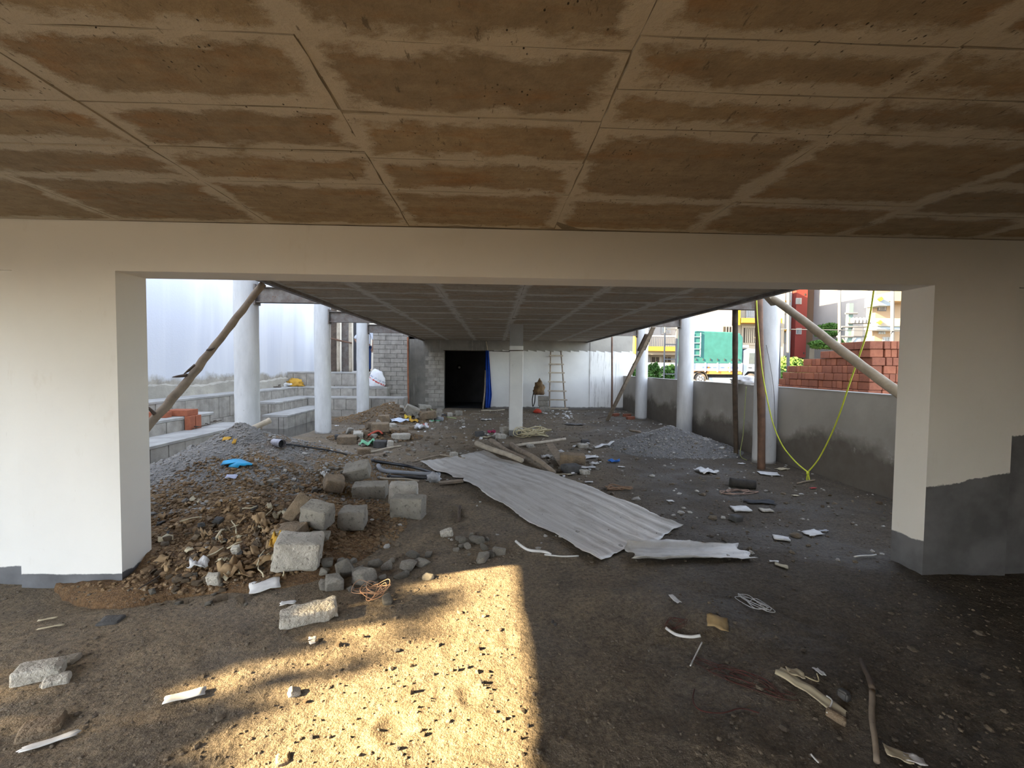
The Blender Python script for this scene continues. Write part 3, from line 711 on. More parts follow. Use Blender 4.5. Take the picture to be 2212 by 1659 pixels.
for (u, w, m_, y, q) in ((722, 26, M_WOODD, 16.9, 'dark squared timber prop nearest the middle left column'), (731, 14, M_WOODP, 16.75, 'pale round prop tied beside the dark squared timber'), (746, 30, M_STEEL, 17.1, 'broad grey board upright among the landing props'), (757, 14, M_WOODP, 16.8, 'slim pale prop right of the broad grey board')):
    p0, p1 = atY(u, 806, y), atY(u, 640, y); p0.z = 1.36; wd_ = w/2212*2.253*y*.5
    board('timber_prop', p0, p1, wd_, .07, m_, q, 'prop') if w > 20 else pole('timber_prop', p0, p1, wd_/2, wd_/2, m_, q, 'prop', bend=.003, seed=int(u))
pole('timber_tie', atY(714, 731, 16.66), atY(760, 741, 16.66), .03, .028, M_WOODR, 'rough cross bar lashed to the landing props', 'prop', bend=.01, seed=3)
tangle_z = 1.36
# bamboo ladder against the rear wall
lp = [atY(1187, 884, 16.6), atY(1189.5, 758, 17.05), atY(1222, 889, 16.6), atY(1211.5, 758, 17.05)]
lp[0].z = lp[2].z = -.02
ld = empty('ladder', (lp[0]+lp[2])/2); tag(ld, 'rough wooden ladder leaning against the white rear wall', 'ladder')
for q in (0, 2): pole('rail', lp[q], lp[q+1], .03, .027, M_WOOD, None, parent=ld, bend=.004, seed=q)
for v in (768, 786, 804, 823, 842, 860, 878):
    k = (884-v)/126.; a_, b_ = lp[0].lerp(lp[1], k), lp[2].lerp(lp[3], k); d = (b_-a_)*.16
    board('rung', a_-d-Vector((0, .04, 0)), b_+d-Vector((0, .04, .01)), .035, .055, M_WOODP, None, parent=ld)
# curtain in the doorway
cr = empty('curtain', atY(1056, 757, 17.0)); tag(cr, 'bright blue curtain gathered at the right side of the doorway', 'curtain')
M_BLUE = pm('blue_cloth', (.015, .075, .42), (.010, .05, .30), 6, .8, .2, 30, .004)
P = []
for j in range(22):
    k = j/21; v = 757+k*124; row = []
    for i in range(17):
        s = i/16; u0, u1 = 1049-1*k, 1056+8*k if k < .8 else 1062-3*(k-.8)*5
        q = atY(u0+(u1-u0)*s, v, 17.02+.05*math.sin(s*15+k*2)*(1-.3*k)); row.append(q)
    P.append([tuple(q) for q in row])
solid(MB().grid(P).build('drape', M_BLUE, cr, smooth=True), .004)
MB().tube([atY(958, 757, 17.06), atY(1060, 758, 17.06)], .012, 6).build('rod', M_WOODD, cr)
pole('wooden_stick', atY(1053, 757, 17.05), atY(1050, 737, 17.05), .02, .018, M_WOODP, 'short pale stick wedged above the doorway curtain', 'stick', seed=4)
pole('wooden_stick', atY(1043, 884, 16.95), atY(1049, 800, 17.05), .028, .025, M_WOOD, 'grey stick leaning in the doorway beside the blue curtain', 'stick', seed=14)
string('wire', [atY(1060, 758, 16.9), atY(1100, 759.5, 12.), atY(1101, 757.5, 10.44), atY(1130, 757, 10.44)], .012, M_WOODD, 'thin dark wire strung from the doorway to the square pillar', 'wire')
# yellow cable hanging in a loop with a knot, and the thin string by the wall
M_YEL = pm('lime_cable', (.62, .66, .06), (.50, .56, .05), 10, .5, 0, spec=.4)
kn = atY(1745, 1020, 6.25)
A = [(1634, 642, 7.05), (1637, 700, 6.95), (1645, 790, 6.85), (1656, 855, 6.78), (1670, 915, 6.7), (1690, 962, 6.55), (1718, 997, 6.4), (1745, 1020, 6.25)]
B = [(1745, 1020, 6.25), (1768, 992, 6.1), (1795, 940, 5.9), (1815, 890, 5.7), (1833, 835, 5.5), (1852, 780, 5.3), (1868, 733, 5.1), (1878, 690, 4.95), (1890, 610, 4.7)]
cb = empty('hanging_cable', kn); tag(cb, 'lime yellow cable hanging in a deep loop with a knotted tail', 'cable')
string('strand', [atY(*q) for q in A], .0095, M_YEL, None, parent=cb); string('strand', [atY(*q) for q in B], .0095, M_YEL, None, parent=cb)
string('tail', [kn, atY(1743, 1035, 6.25), atY(1746, 1049, 6.25), atY(1748, 1035, 6.24), kn], .010, M_YEL, None, parent=cb)
blob('knot', kn-Vector((0, 0, .03)), (.022, .022, .03), 3, M_YEL, None, None, parent=cb, sub=2)
string('thin_string', [atY(1612, 835, 7.95), atY(1609, 880, 7.9), atY(1605, 940, 7.85), atY(1599, 982, 7.8), up(4.45, 7.75, .01)], .006, pm('faded_lime', (.38, .42, .14), (.30, .34, .12), 10, .7, 0), 'thin faded green string dangling from the parapet top', 'string')
string('thin_wire', [atY(1655, 745, 7.38), atY(1664, 790, 7.37), atY(1672, 850, 7.37), atY(1674, 930, 7.37)], .004, M_WOODD, 'thin dark wire hanging down the nearest right column', 'wire')
o = MB().tube([atY(1634, 655, 7.3), atY(1636, 664, 7.3)], [.022, .03], 10).build('bulb_holder', M_WHITE, None, atY(1634, 655, 7.3), True); tag(o, 'small white bulb holder hanging beside the nearest right beam', 'bulb holder')
# things on the steps
bk = M_BRICK
for (x, y, z, sx, sy, sz, rz, lb) in ((-6.36, 8.85, .575, .40, .17, .105, .05, 'red brick lying flat on the short middle step'), (-6.16, 9.2, .58, .44, .34, .115, .0, 'red brick laid across the two upright bricks'),
        (-5.935, 9.11, .31, .105, .165, .268, .03, 'upright red brick under the cross-laid one, nearer of the pair'), (-5.935, 9.29, .31, .105, .165, .268, .0, 'upright red brick under the cross-laid one, farther of the pair')):
    o = MB().box((0, 0, sz/2), (sx, sy, sz)).build('red_brick', bk); o.location = (x, y, z); o.rotation_euler = (0, 0, rz); bevel(o, .006); tag(o, lb, 'brick', 'red bricks on the block step')
def on_step(u, v, z): return atZ(u, v, z)
rnd = random.Random(8)
for i in range(9):
    u = 408+i*6.5; p = on_step(u, 929-i*1.8+rnd.uniform(-2, 2), .31); a = rnd.uniform(-.6, .8)
    d = Vector((math.cos(a), math.sin(a), .0))*.17
    pole('dry_twig', p-d+Vector((0, 0, .02)), p+d+Vector((0, 0, .03+rnd.uniform(0, .05))), .014, .008, M_WOODD, 'dark dry twig lying on the lowest step beside the red bricks', 'twig', 'twigs on the lowest step', bend=.05, seed=i, n=6, sides=6)
M_PVC = pm('grey_pvc', (.33, .34, .36), (.26, .27, .285), 4, .5, .05, 30, .002)
pole('plastic_pipe', Vector((-5.22, 5.2, -.03)), Vector((-5.25, 10.6, -.03)), .055, .055, M_PVC, 'long grey plastic pipe lying at the foot of the lowest block step', 'pipe', bend=.002, seed=3, n=10, sides=14)
# puddle in the channel
wm = Mt('puddle_water', .08, 0, .5); wm.col((.055, .05, .042)); wm.bump(wm.noise(wm.pos, 9, 2), .04, .01)
pts = [(-5.3, 9.2), (-4.75, 9.3), (-4.45, 10.2), (-4.35, 11.4), (-4.5, 12.6), (-4.7, 13.6), (-5.33, 13.6), (-5.33, 11.9), (-5.9, 11.9), (-5.9, 10.4), (-5.33, 10.3)]
tag(MB().prism(pts, -.10, -.055).build('puddle', wm.m, None, (-5, 11, 0)), 'shallow dark puddle between the lowest block steps', 'puddle')
# printed sack, cloth bundle
M_SACK = Mt('woven_sack', .7); v = M_SACK.obj; z = M_SACK.sep(v)
w = M_SACK.ramp(M_SACK.math('ABSOLUTE', M_SACK.math('SUBTRACT', M_SACK.math('ADD', z[2], M_SACK.math('MULTIPLY', z[0], .55)), .20)), .025, .03, 1, 0)
w = M_SACK.math('MULTIPLY', w, M_SACK.ramp(M_SACK.noise(v, 16, 2), .42, .48))
w2 = M_SACK.math('MULTIPLY', M_SACK.ramp(M_SACK.math('ABSOLUTE', M_SACK.math('SUBTRACT', M_SACK.math('ADD', z[2], M_SACK.math('MULTIPLY', z[0], .55)), .30)), .03, .035, 1, 0), M_SACK.ramp(M_SACK.noise(v, 22, 2), .52, .56))
M_SACK.col(M_SACK.mix(w2, M_SACK.mix(w, (.76, .76, .78), (.55, .06, .05)), (.30, .34, .45))); M_SACK.bump(M_SACK.noise(v, 14, 4), .5, .02)
p = atZ(813, 836, .86)
sk = blob('printed_sack', p+Vector((.02, 0, 0)), (.27, .18, .40), 14, M_SACK.m, 'white woven sack with red print slumped on the middle cross step', 'sack', amp=.26, freq=1.4)
M_MUS = pm('mustard_cloth', (.55, .32, .05), (.42, .23, .04), 7, .9, .4, 25, .01)
p = Vector((atY(637, 832, 15.8).x, 15.8, .86))
blob('mustard_cloth', p, (.28, .2, .17), 5, M_MUS, 'crumpled mustard yellow cloth on the top step near the corner', 'cloth', amp=.55, freq=1.8, flat=0)
p = Vector((atY(622, 832, 15.75).x, 15.75, .86))
blob('white_rag', p, (.24, .16, .10), 6, M_WHITE, 'dirty white rag beside the mustard cloth on the step', 'rag', amp=.6, freq=2)
for i, (u, v) in enumerate(((597, 833), (602, 831), (607, 834))):
    p = Vector((atY(u, v, 15.2).x, 15.2-.15*i, .87)); pole('wood_scrap', p+Vector((-.12, 0, .0)), p+Vector((.12, .05, .01+.05*(i == 0))), .022, .015, M_WOODD, 'dark wood scrap lying left of the white rag on the step', 'wood scrap', 'wood scraps on the top step', seed=i, n=5, sides=6)
# block pile with the hanging bag near the rear wall
p = atZ(1170, 893, 0.)
for (u, y, z, sx, sz, lb) in ((1176, 16.35, .0, .36, .2, 'lowest concrete block of the small pile by the ladder'), (1173, 16.35, .2, .36, .2, 'middle concrete block of the small pile by the ladder'), (1174, 16.35, .4, .40, .16, 'topmost pale concrete block of the small pile by the ladder'), (1165, 16.0, -.02, .3, .17, 'concrete block lying in front of the small pile by the ladder')):
    x = atY(u, 880, y).x; o = MB().box((0, 0, sz/2), (sx, .2, sz-.006)).build('concrete_block', M_BLOCK); o.location = (x, y, z-.01); o.rotation_euler = (0, 0, .08*math.sin(u)); bevel(o, .01); tag(o, lb, 'concrete block', 'block pile by the ladder')
M_BAG = pm('brown_leather', (.20, .12, .05), (.09, .055, .03), 7, .8, .4, 25, .01, c3=(.33, .22, .11))
p = atY(1164, 853, 16.3)
bg_ = empty('cloth_bag', p); tag(bg_, 'brown crumpled bag draped on the block pile by the ladder', 'bag')
blob('body', p, (.19, .13, .34), 17, M_BAG, None, None, amp=.55, freq=2.6, parent=bg_)
string('strap', [atY(1153, 846, 16.15), atY(1150, 862, 16.12), atY(1151, 878, 16.1), atY(1155, 868, 16.12), atY(1156, 850, 16.15)], .018, pm('black_strap', (.02, .018, .016), (.03, .027, .024), 8), None, parent=bg_)
p = atZ(1161, 892, 0.); blob('red_rag', p, (.13, .1, .10), 9, pm('red_cloth', (.50, .06, .03), (.36, .05, .03), 8, .9), 'red and orange rag at the foot of the block pile', 'rag', amp=.5)
for i, (u, v) in enumerate(((1354, 900), (1362, 906), (1330, 899))):
    p = G(u, v); o = MB().box((0, 0, .045), (.26, .12, .09)).build('red_brick', M_BRICK2); o.location = p; o.rotation_euler = (0, 0, .3*i); bevel(o, .008); tag(o, ('dull red brick at the foot of the farthest right column', 'dull red brick nearest the farthest right column base', 'dull red brick beside the leaning plank foot')[i], 'brick', 'loose bricks by the far right column')
# ------------------------------------------------------------------ zinc sheets
def zinc_mat():
    m = Mt('dusty_zinc_sheet', .55, .25, .4); v = m.obj
    c = m.mix(m.ramp(m.noise(m.sc(v, (.5, 11, 1)), 1.3, 6, .7), .38, .66), (.64, .62, .585), (.46, .435, .40))
    c = m.mix(m.ramp(m.noise(m.sc(v, (1, 2.2, 1)), 2.2, 6, .7), .50, .72, 0, .8), c, (.36, .33, .29))
    c = m.mix(m.ramp(m.noise(v, 34, 4, .7), .64, .70, 0, .8), c, (.12, .105, .09))
    m.col(c); m.bump(m.noise(m.sc(v, (1, 4, 1)), 9, 4), .25, .01); return m.m
M_ZINC = zinc_mat()
def zinc(c0, c1, width, nl, nw, label, seed, notch=None, amp=.012, curl=.03, rib=.21, skew=0.):
    """a ribbed roofing sheet; c0->c1 is its upper long edge on the ground, it lies to the right-hand side of it"""
    c0, c1 = Vector(c0), Vector(c1); L = (c1-c0).length; d = (c1-c0)/L; s = Vector((d.y, -d.x, 0)); ang = math.atan2(d.y, d.x)
    rnd = random.Random(seed); P = []; pts = []
    for i in range(nl):
        a = L*i/(nl-1); row = []
        for j in range(nw):
            k = j/(nw-1); t = k*width
            e = .03*math.sin(k*11+seed)*(1 if i in (0, nl-1) else 0); aa = a+e+skew*k
            tt = t
            if notch and k > .88 and notch[0] < a < notch[1]: tt = t-.10*(k-.88)/.12*(1-abs((a-(notch[0]+notch[1])/2)/((notch[1]-notch[0])/2)))
            tt += (.018*math.sin(a*7+seed)+rnd.uniform(-.008, .008) if j in (0, nw-1) else 0)
            p = c0+d*aa+s*tt
            ph = (t/rib) % 1; r = min(1, max(0, abs(ph-.5)*5-.9)); z = amp*r
            z += .02+curl*(abs(2*k-1)**3)*(.5+.5*math.sin(a*2.3+seed)) + .018*math.sin(a*1.7+k*2+seed) + .012*fbm(a*1.5, t*2.5, seed, 2)
            row.append((aa, -tt, max(z, .0)+.008)); pts.append((p.x, p.y))
        P.append(row)
    P = np.array(P); q = np.array(pts); P[..., 2] += floor_h(q[:, 0], q[:, 1]).reshape(P.shape[:2])
    o = MB().grid(P).build('zinc_sheet', M_ZINC, smooth=True); o.location = (c0.x, c0.y, 0); o.rotation_euler = (0, 0, ang)
    solid(o, .003); return tag(o, label, 'metal sheet', 'zinc sheets')
zinc((-.17, 8.36, 0), (1.93, 4.46, 0), 1.31, 90, 96, 'large dusty ribbed zinc sheet lying across the middle of the floor', 3, (1.45, 1.75), .008, .02, .16, .22)
zs = zinc((1.17, 3.93, 0), (2.20, 3.98, 0), .31, 30, 22, 'small curved strip of zinc sheet in front of the large one', 8, None, .010, .05, .16)
# ------------------------------------------------------------------ placed blocks and stones: pixel of the foot, width and height in pixels
def px(c, w): return w*c.y/F
def blk(u, v, w, h, dep, rot, label, mat=M_BLOCK, seed=0, grp=None, rn=.18, rg=.010, cat='concrete block', name='concrete_block', lift=0.):
    c = G(u, v); return rough_block(name, c, (px(c, w), dep, px(c, h)), rot, mat, label, cat, grp, seed, rn, rg, lift=lift)
blk(645, 1222, 92, 62, .27, (.05, .12, .25), 'biggest worn pale concrete block near the foot of the soil heap', M_RUB, 1, rn=.3, rg=.012)
blk(882, 1114, 70, 46, .20, (0, 0, -.12), 'upright grey concrete block nearest the zinc sheet', M_BLOCK, 2)
blk(872, 1084, 60, 44, .20, (.05, 0, .1), 'pale concrete block half hidden behind the upright grey one', M_RUB, 3, rn=.3)
blk(763, 1134, 54, 40, .26, (0, 0, .12), 'squarish concrete block with one broken white side', M_BLOCK, 4)
blk(686, 1138, 60, 48, .18, (.25, .18, -.2), 'dark concrete block tilted against the soil heap', M_BLOCK, 5)
blk(800, 1072, 70, 30, .22, (.1, 0, .08), 'long flat concrete block behind the squarish one', M_BLOCK, 6)
blk(772, 1037, 52, 28, .24, (.35, -.2, .1), 'slanting dark block above the long flat concrete block', M_BLOCK, 7)
blk(722, 1062, 40, 26, .2, (.3, .3, .5), 'earth covered block at the right edge of the soil heap', M_RUBB, 8, rn=.4)
blk(640, 1124, 26, 62, .09, (-.5, .62, .2), 'rust brown slab fragment leaning on the tilted dark block', M_RUBB, 9, rn=.2, cat='slab fragment', name='slab_fragment')
blk(630, 1142, 42, 16, .10, (0, 0, .1), 'small brown brick shaped lump below the leaning slab fragment', M_RUBB, 10, rn=.5, cat='stone', name='stone')
blk(668, 1337, 112, 30, .15, (.05, -.06, .36), 'long pale slab fragment at the edge of the sun patch', M_RUB, 11, rn=.35, rg=.014, cat='slab fragment', name='slab_fragment')
blk(625, 1158, 66, 20, .16, (.2, -.1, -.2), 'broken patterned tile piece lying on the soil heap', M_RUBB, 12, rn=.25, cat='tile piece', name='tile_piece')
blk(690, 1165, 40, 14, .14, (.1, .1, .2), 'flat grey fragment behind the biggest pale block', M_BLOCK, 13, rn=.3, cat='slab fragment', name='slab_fragment')
blk(463, 1262, 26, 30, .06, (.35, 0, .1), 'small pale moulded concrete piece standing on the soil heap edge', M_RUB, 14, rn=.25, cat='concrete piece', name='concrete_piece')
blk(510, 1196, 16, 24, .05, (.5, 0, .2), 'small light rectangular brick chip on the soil heap', M_RUB, 15, rn=.15, cat='brick chip', name='brick_chip')
# heap behind the sand, far left
fl = 'rubble on the far dirt heap'
for i, (u, v, w, h, dep, rot, lb, mt) in enumerate((
    (836, 871, 19, 13, .3, (.3, .3, .6), 'square block tumbled leftmost on top of the far dirt heap', M_BLOCK), (847, 865, 15, 15, .25, (.4, .2, .9), 'upper square block tumbled on the far dirt heap', M_BLOCK),
    (857, 872, 13, 14, .2, (.3, -.4, .3), 'dark block with a broken brown end on the far dirt heap', M_RUBB), (868, 868, 13, 15, .22, (.2, .3, .8), 'pale block at the right top of the far dirt heap', M_BLOCK),
    (880, 873, 12, 9, .2, (0, 0, .2), 'small block below the rust red pipe', M_BLOCK), (898, 876, 20, 10, .2, (.1, 0, .1), 'pale block right of the rust red pipe foot', M_RUB),
    (890, 900, 30, 18, .16, (.3, .45, .3), 'dark slab tilted down the right flank of the far dirt heap', M_BLOCK), (924, 906, 34, 16, .24, (.1, -.15, .2), 'speckled rusty brown block right of the far dirt heap', M_RUBB),
    (948, 902, 12, 18, .2, (0, .1, .1), 'upright block right of the speckled brown one', M_BLOCK), (972, 899, 10, 9, .16, (0, 0, .3), 'small pale block before the dark doorway', M_RUB), (959, 901, 10, 7, .16, (0, 0, .1), 'small dark block left of the pale one before the doorway', M_DARKR),
    (991, 897, 15, 11, .22, (0, 0, .15), 'dark block lying in front of the doorway', M_BLOCK), (917, 884, 26, 9, .3, (.1, .1, .4), 'flat pale slab piece behind the speckled brown block', M_RUB),
    (829, 912, 24, 16, .3, (0, 0, .3), 'round brown boulder left of the yellow strip', M_RUBB), (822, 930, 36, 18, .4, (0, 0, .2), 'large clod wrapped stone at the top of the low rubble heap', M_RUBB),
    (866, 947, 38, 12, .22, (0, 0, .06), 'flat pale concrete block at the right end of the low rubble heap', M_RUB), (872, 936, 14, 12, .2, (.1, 0, .5), 'small rough stone behind the flat pale block', M_RUBB),
    (822, 966, 27, 16, .22, (0, .05, .1), 'dark earthy block in the front of the low rubble heap', M_DARKR), (843, 967, 13, 17, .12, (0, .1, .2), 'pale upright chip beside the dark earthy block', M_RUB),
    (786, 984, 27, 18, .2, (0, 0, .4), 'angular ochre stone at the left front of the low rubble heap', M_RUBB), (774, 948, 20, 16, .2, (.2, 0, .3), 'pale ochre block on the left of the low rubble heap', M_RUB),
    (751, 957, 40, 18, .4, (0, 0, .2), 'big earthy boulder at the left end of the low rubble heap', M_RUBB), (730, 947, 11, 10, .15, (0, 0, 0), 'small dark stone left of the big earthy boulder', M_DARKR), (893, 928, 20, 9, .2, (0, 0, .3), 'brown stone left of the white and red bag', M_RUBB),
    (849, 922, 12, 8, .2, (.1, 0, .6), 'grey stone behind the low rubble heap', M_RUB), (882, 974, 10, 8, .1, (0, 0, 0), 'small orange brown stone right of the low rubble heap', M_RUBB))):
    blk(u, v, w, h, dep, rot, lb, mt, 30+i, fl, rn=.32, rg=.012, cat='block' if 'block' in lb else 'stone', name='concrete_block' if 'block' in lb else 'stone')
# around the pillar and the zinc sheet
for i, (u, v, w, h, dep, rot, lb, mt) in enumerate((
    (1236, 1004, 54, 26, .28, (0, .05, -.1), 'big flat-topped brown boulder right of the zinc sheet', M_RUBB), (1234, 1021, 38, 20, .22, (0, 0, .3), 'dark rounded stone touching the zinc sheet edge', M_DARKR),
    (1263, 1024, 19, 11, .12, (0, 0, .2), 'small grey stone right of the dark rounded one', M_RUB), (1264, 957, 17, 9, .12, (0, 0, .05), 'dark brick perched on a pale block behind the debris', M_DARKR),
    (1259, 966, 22, 9, .16, (0, 0, .1), 'pale block under the dark brick', M_RUB), (1082, 947, 20, 11, .18, (0, .1, .3), 'pale block left of the square pillar foot', M_RUB),
    (1036, 942, 19, 11, .18, (0, 0, .2), 'dark block farthest left of the square pillar', M_DARKR), (1090, 938, 18, 17, .2, (0, 0, .4), 'grey boulder touching the square pillar foot', M_RUB),
    (1145, 966, 15, 8, .12, (0, 0, .2), 'small pale stone beside the long pale pole', M_RUB), (980, 984, 15, 9, .14, (0, 0, .4), 'pale round stone behind the far corner of the zinc sheet', M_RUB))):
    blk(u, v, w, h, dep, rot, lb, mt, 70+i, 'stones around the pillar', rn=.4, rg=.012, cat='stone', name='stone')
# front left stones
for i, (u, v, w, h, dep, rot, lb, mt) in enumerate((
    (86, 1462, 78, 34, .11, (0, .05, .45), 'largest pale chip of the three stones at the lower left', M_RUB), (121, 1472, 46, 18, .08, (0, 0, .5), 'small tan stone in front of the largest lower left chip', M_RUB),
    (142, 1431, 42, 16, .09, (0, 0, .3), 'rough grey stone behind the largest lower left chip', M_BLOCK), (111, 1478, 11, 6, .03, (0, 0, .3), 'tiny pale chip beside the small tan stone', M_WHITE), (636, 1499, 26, 17, .05, (.2, .4, .6), 'pointed pale chip casting a shadow in the sun patch', M_RUB),
    (1590, 1124, 22, 15, .1, (0, 0, .3), 'dark little stone in front of the square white tile', M_DARKR), (1822, 1505, 22, 24, .05, (0, .1, .4), 'small grey cube shaped clod at the lower right', M_DARKR),
    (1806, 1552, 26, 20, .08, (.2, .3, .9), 'tan stone chip below the torn cardboard strip', M_RUBB), (965, 1157, 27, 15, .08, (.1, -.2, .2), 'white wedge shaped chip above the small rubble cluster', M_RUB), (612, 1640, 30, 16, .06, (0, 0, .4), 'ochre clod at the bottom left of the sun patch', M_RUBB), (90, 1575, 70, 22, .12, (0, 0, .5), 'brown clod standing in for a dark pit at the lower left corner', M_RUBB),  # the brown clod is added in place of a dark hole in the floor
    (240, 1342, 40, 12, .1, (0, 0, .2), 'flattened dark clod in front of the left pier', M_DARKR))):
    blk(u, v, w, h, dep, rot, lb, mt, 90+i, None, rn=.4, rg=.006, cat='stone', name='stone')
ORD = 'first second third fourth fifth sixth seventh eighth ninth tenth eleventh twelfth thirteenth fourteenth fifteenth sixteenth seventeenth eighteenth nineteenth twentieth twenty-first twenty-second twenty-third twenty-fourth twenty-fifth'.split()
# rubble row beside the biggest block: individual chunks
rr = [(747, 1240, 38, 34, 2), (722, 1268, 44, 34, 0), (700, 1272, 22, 26, 5), (786, 1256, 46, 34, 4), (812, 1222, 32, 18, 3), (842, 1232, 36, 24, 6), (886, 1226, 40, 22, 1), (914, 1222, 28, 17, 7), (866, 1246, 30, 13, 8), (925, 1250, 28, 12, 9),
      (893, 1201, 32, 12, 10), (925, 1201, 22, 10, 11), (768, 1238, 30, 20, 12), (798, 1282, 18, 14, 13), (762, 1214, 16, 10, 2), (735, 1215, 18, 12, 4), (850, 1212, 22, 10, 6), (826, 1248, 16, 10, 8), (700, 1240, 20, 16, 5), (905, 1212, 18, 8, 3),
      (706, 1222, 26, 22, 7), (837, 1303, 22, 26, 9), (758, 1275, 14, 9, 0), (812, 1262, 14, 8, 1), (875, 1240, 18, 10, 2)]
for i, (u, v, w, h, k) in enumerate(sorted(rr)):
    c = G(u, v); rock('rubble_chunk', c, (px(c, w), px(c, (w+h)/2), px(c, h)*.9), i*1.7, (M_RUB, M_RUB, M_BLOCK)[i % 3], ORD[i]+' concrete chunk from the left in the rubble row below the biggest block', 'rubble', 'rubble row', k, (.2*math.sin(i), .2*math.cos(i*2)), .15)
rr = [(1000, 1172, 18, 14), (1009, 1184, 16, 12), (1031, 1172, 34, 17), (1046, 1186, 20, 14), (1062, 1200, 24, 10), (1077, 1196, 30, 18), (1040, 1210, 38, 16), (990, 1166, 14, 10), (985, 1190, 14, 8), (1013, 1200, 10, 6), (1020, 1160, 14, 10), (996, 1182, 12, 9), (1052, 1167, 10, 8)]
for i, (u, v, w, h) in enumerate(sorted(rr)):
    c = G(u, v); rock('rubble_chunk', c, (px(c, w), px(c, w*.8), px(c, h)), i*2.1, (M_RUB, M_BLOCK)[i % 2], ORD[i]+' pale chunk from the left in the small rubble cluster by the zinc sheet', 'rubble', 'small rubble cluster', i, (.15*math.sin(i), .1), .12)
def scatter(n, quad, wr, mats, name, label, cat, grp, seed, flat=.6, minw=0):
    rnd = random.Random(seed); (ax, ay), (bx, by), (cx, cy), (dx, dy) = quad
    for i in range(n):
        s, t = rnd.random(), rnd.random()
        u = (ax*(1-s)+bx*s)*(1-t)+(dx*(1-s)+cx*s)*t; v = (ay*(1-s)+by*s)*(1-t)+(dy*(1-s)+cy*s)*t
        c = G(u, v); w = px(c, rnd.uniform(*wr))
        rock(name, c, (w, w*rnd.uniform(.6, 1), w*rnd.uniform(.35, .8)*flat*1.4), rnd.uniform(0, 6), rnd.choice(mats), label, cat, grp, rnd.randrange(14), (rnd.uniform(-.3, .3), rnd.uniform(-.3, .3)), .2)
scatter(36, ((340, 1130), (560, 1080), (610, 1230), (340, 1290)), (8, 22), [M_RUBB, M_RUBB, M_RUBB, M_DARKR], 'stone', 'earthy stone lying on the brown soil heap', 'stone', 'stones on the soil heap', 1)
scatter(30, ((330, 1235), (560, 1260), (540, 1310), (330, 1310)), (9, 24), [M_RUBB, M_RUBB, M_BLOCK], 'stone', 'brown stone at the front foot of the soil heap', 'stone', 'stones at the foot of the soil heap', 2)
scatter(40, ((560, 1040), (760, 1000), (740, 1080), (600, 1110)), (6, 16), [M_RUBB, M_RUB, M_BLOCK], 'stone', 'small stone on the ochre right slope of the sand heap', 'stone', 'stones on the sand slope', 3)
scatter(26, ((760, 925), (900, 935), (880, 985), (770, 985)), (6, 14), [M_RUBB, M_RUB, M_BLOCK], 'stone', 'small stone among the low rubble heap', 'stone', 'stones in the rubble heap', 4)
scatter(24, ((900, 900), (1010, 905), (1000, 930), (900, 935)), (4, 9), [M_RUB, M_WHITE, M_BLOCK], 'stone', 'tiny pale chip on the ground before the doorway', 'stone', 'chips before the doorway', 5)
scatter(34, ((880, 945), (1030, 945), (1000, 985), (880, 985)), (4, 12), [M_RUB, M_BLOCK, M_RUBB], 'stone', 'small pale chip on the ground left of the square pillar', 'stone', 'chips left of the pillar', 6)
scatter(40, ((1165, 880), (1240, 888), (1235, 905), (1150, 905)), (3, 8), [M_RUB, M_WHITE, M_WHITE], 'stone', 'tiny white plaster chip below the ladder', 'stone', 'plaster chips below the ladder', 7)
scatter(30, ((1180, 970), (1240, 960), (1260, 1030), (1190, 1035)), (5, 13), [M_RUB, M_WHITE, M_BLOCK], 'stone', 'pale chip in the debris right of the zinc sheet', 'stone', 'chips right of the zinc sheet', 8)
scatter(24, ((1560, 1030), (1920, 1090), (1920, 1150), (1700, 1080)), (4, 12), [M_RUB, M_BLOCK, M_RUBB], 'stone', 'small stone along the foot of the parapet wall', 'stone', 'stones along the parapet', 9)
scatter(24, ((700, 1350), (1250, 1300), (1260, 1600), (560, 1640)), (5, 13), [M_RUBB, M_RUBB, M_DARKR], 'stone', 'little clod standing up in the sun patch', 'stone', 'clods in the sun patch', 10, .9)
# ------------------------------------------------------------------ grit and gravel (nobody could count it)
scatter(34, ((870, 878), (1000, 890), (1000, 912), (860, 905)), (6, 15), [M_RUBB, M_RUB, M_BLOCK], 'stone', 'stone on the right flank of the far dirt heap', 'stone', 'stones right of the far dirt heap', 21, .9)
scatter(24, ((1025, 932), (1100, 938), (1095, 955), (1015, 950)), (5, 13), [M_RUB, M_BLOCK, M_RUBB, M_WHITE], 'stone', 'pale chip in the litter left of the square pillar foot', 'stone', 'litter left of the pillar foot', 22)
scatter(40, ((1170, 965), (1290, 955), (1300, 1015), (1200, 1035)), (4, 12), [M_RUB, M_WHITE, M_BLOCK, M_RUBB], 'stone', 'small chip in the litter around the big brown boulder', 'stone', 'litter around the boulder', 23)
scatter(26, ((735, 935), (840, 905), (860, 930), (760, 975)), (8, 20), [M_RUBB, M_RUBB, M_RUB], 'stone', 'earthy stone on the top of the low rubble heap', 'stone', 'stones on top of the rubble heap', 24, 1.)
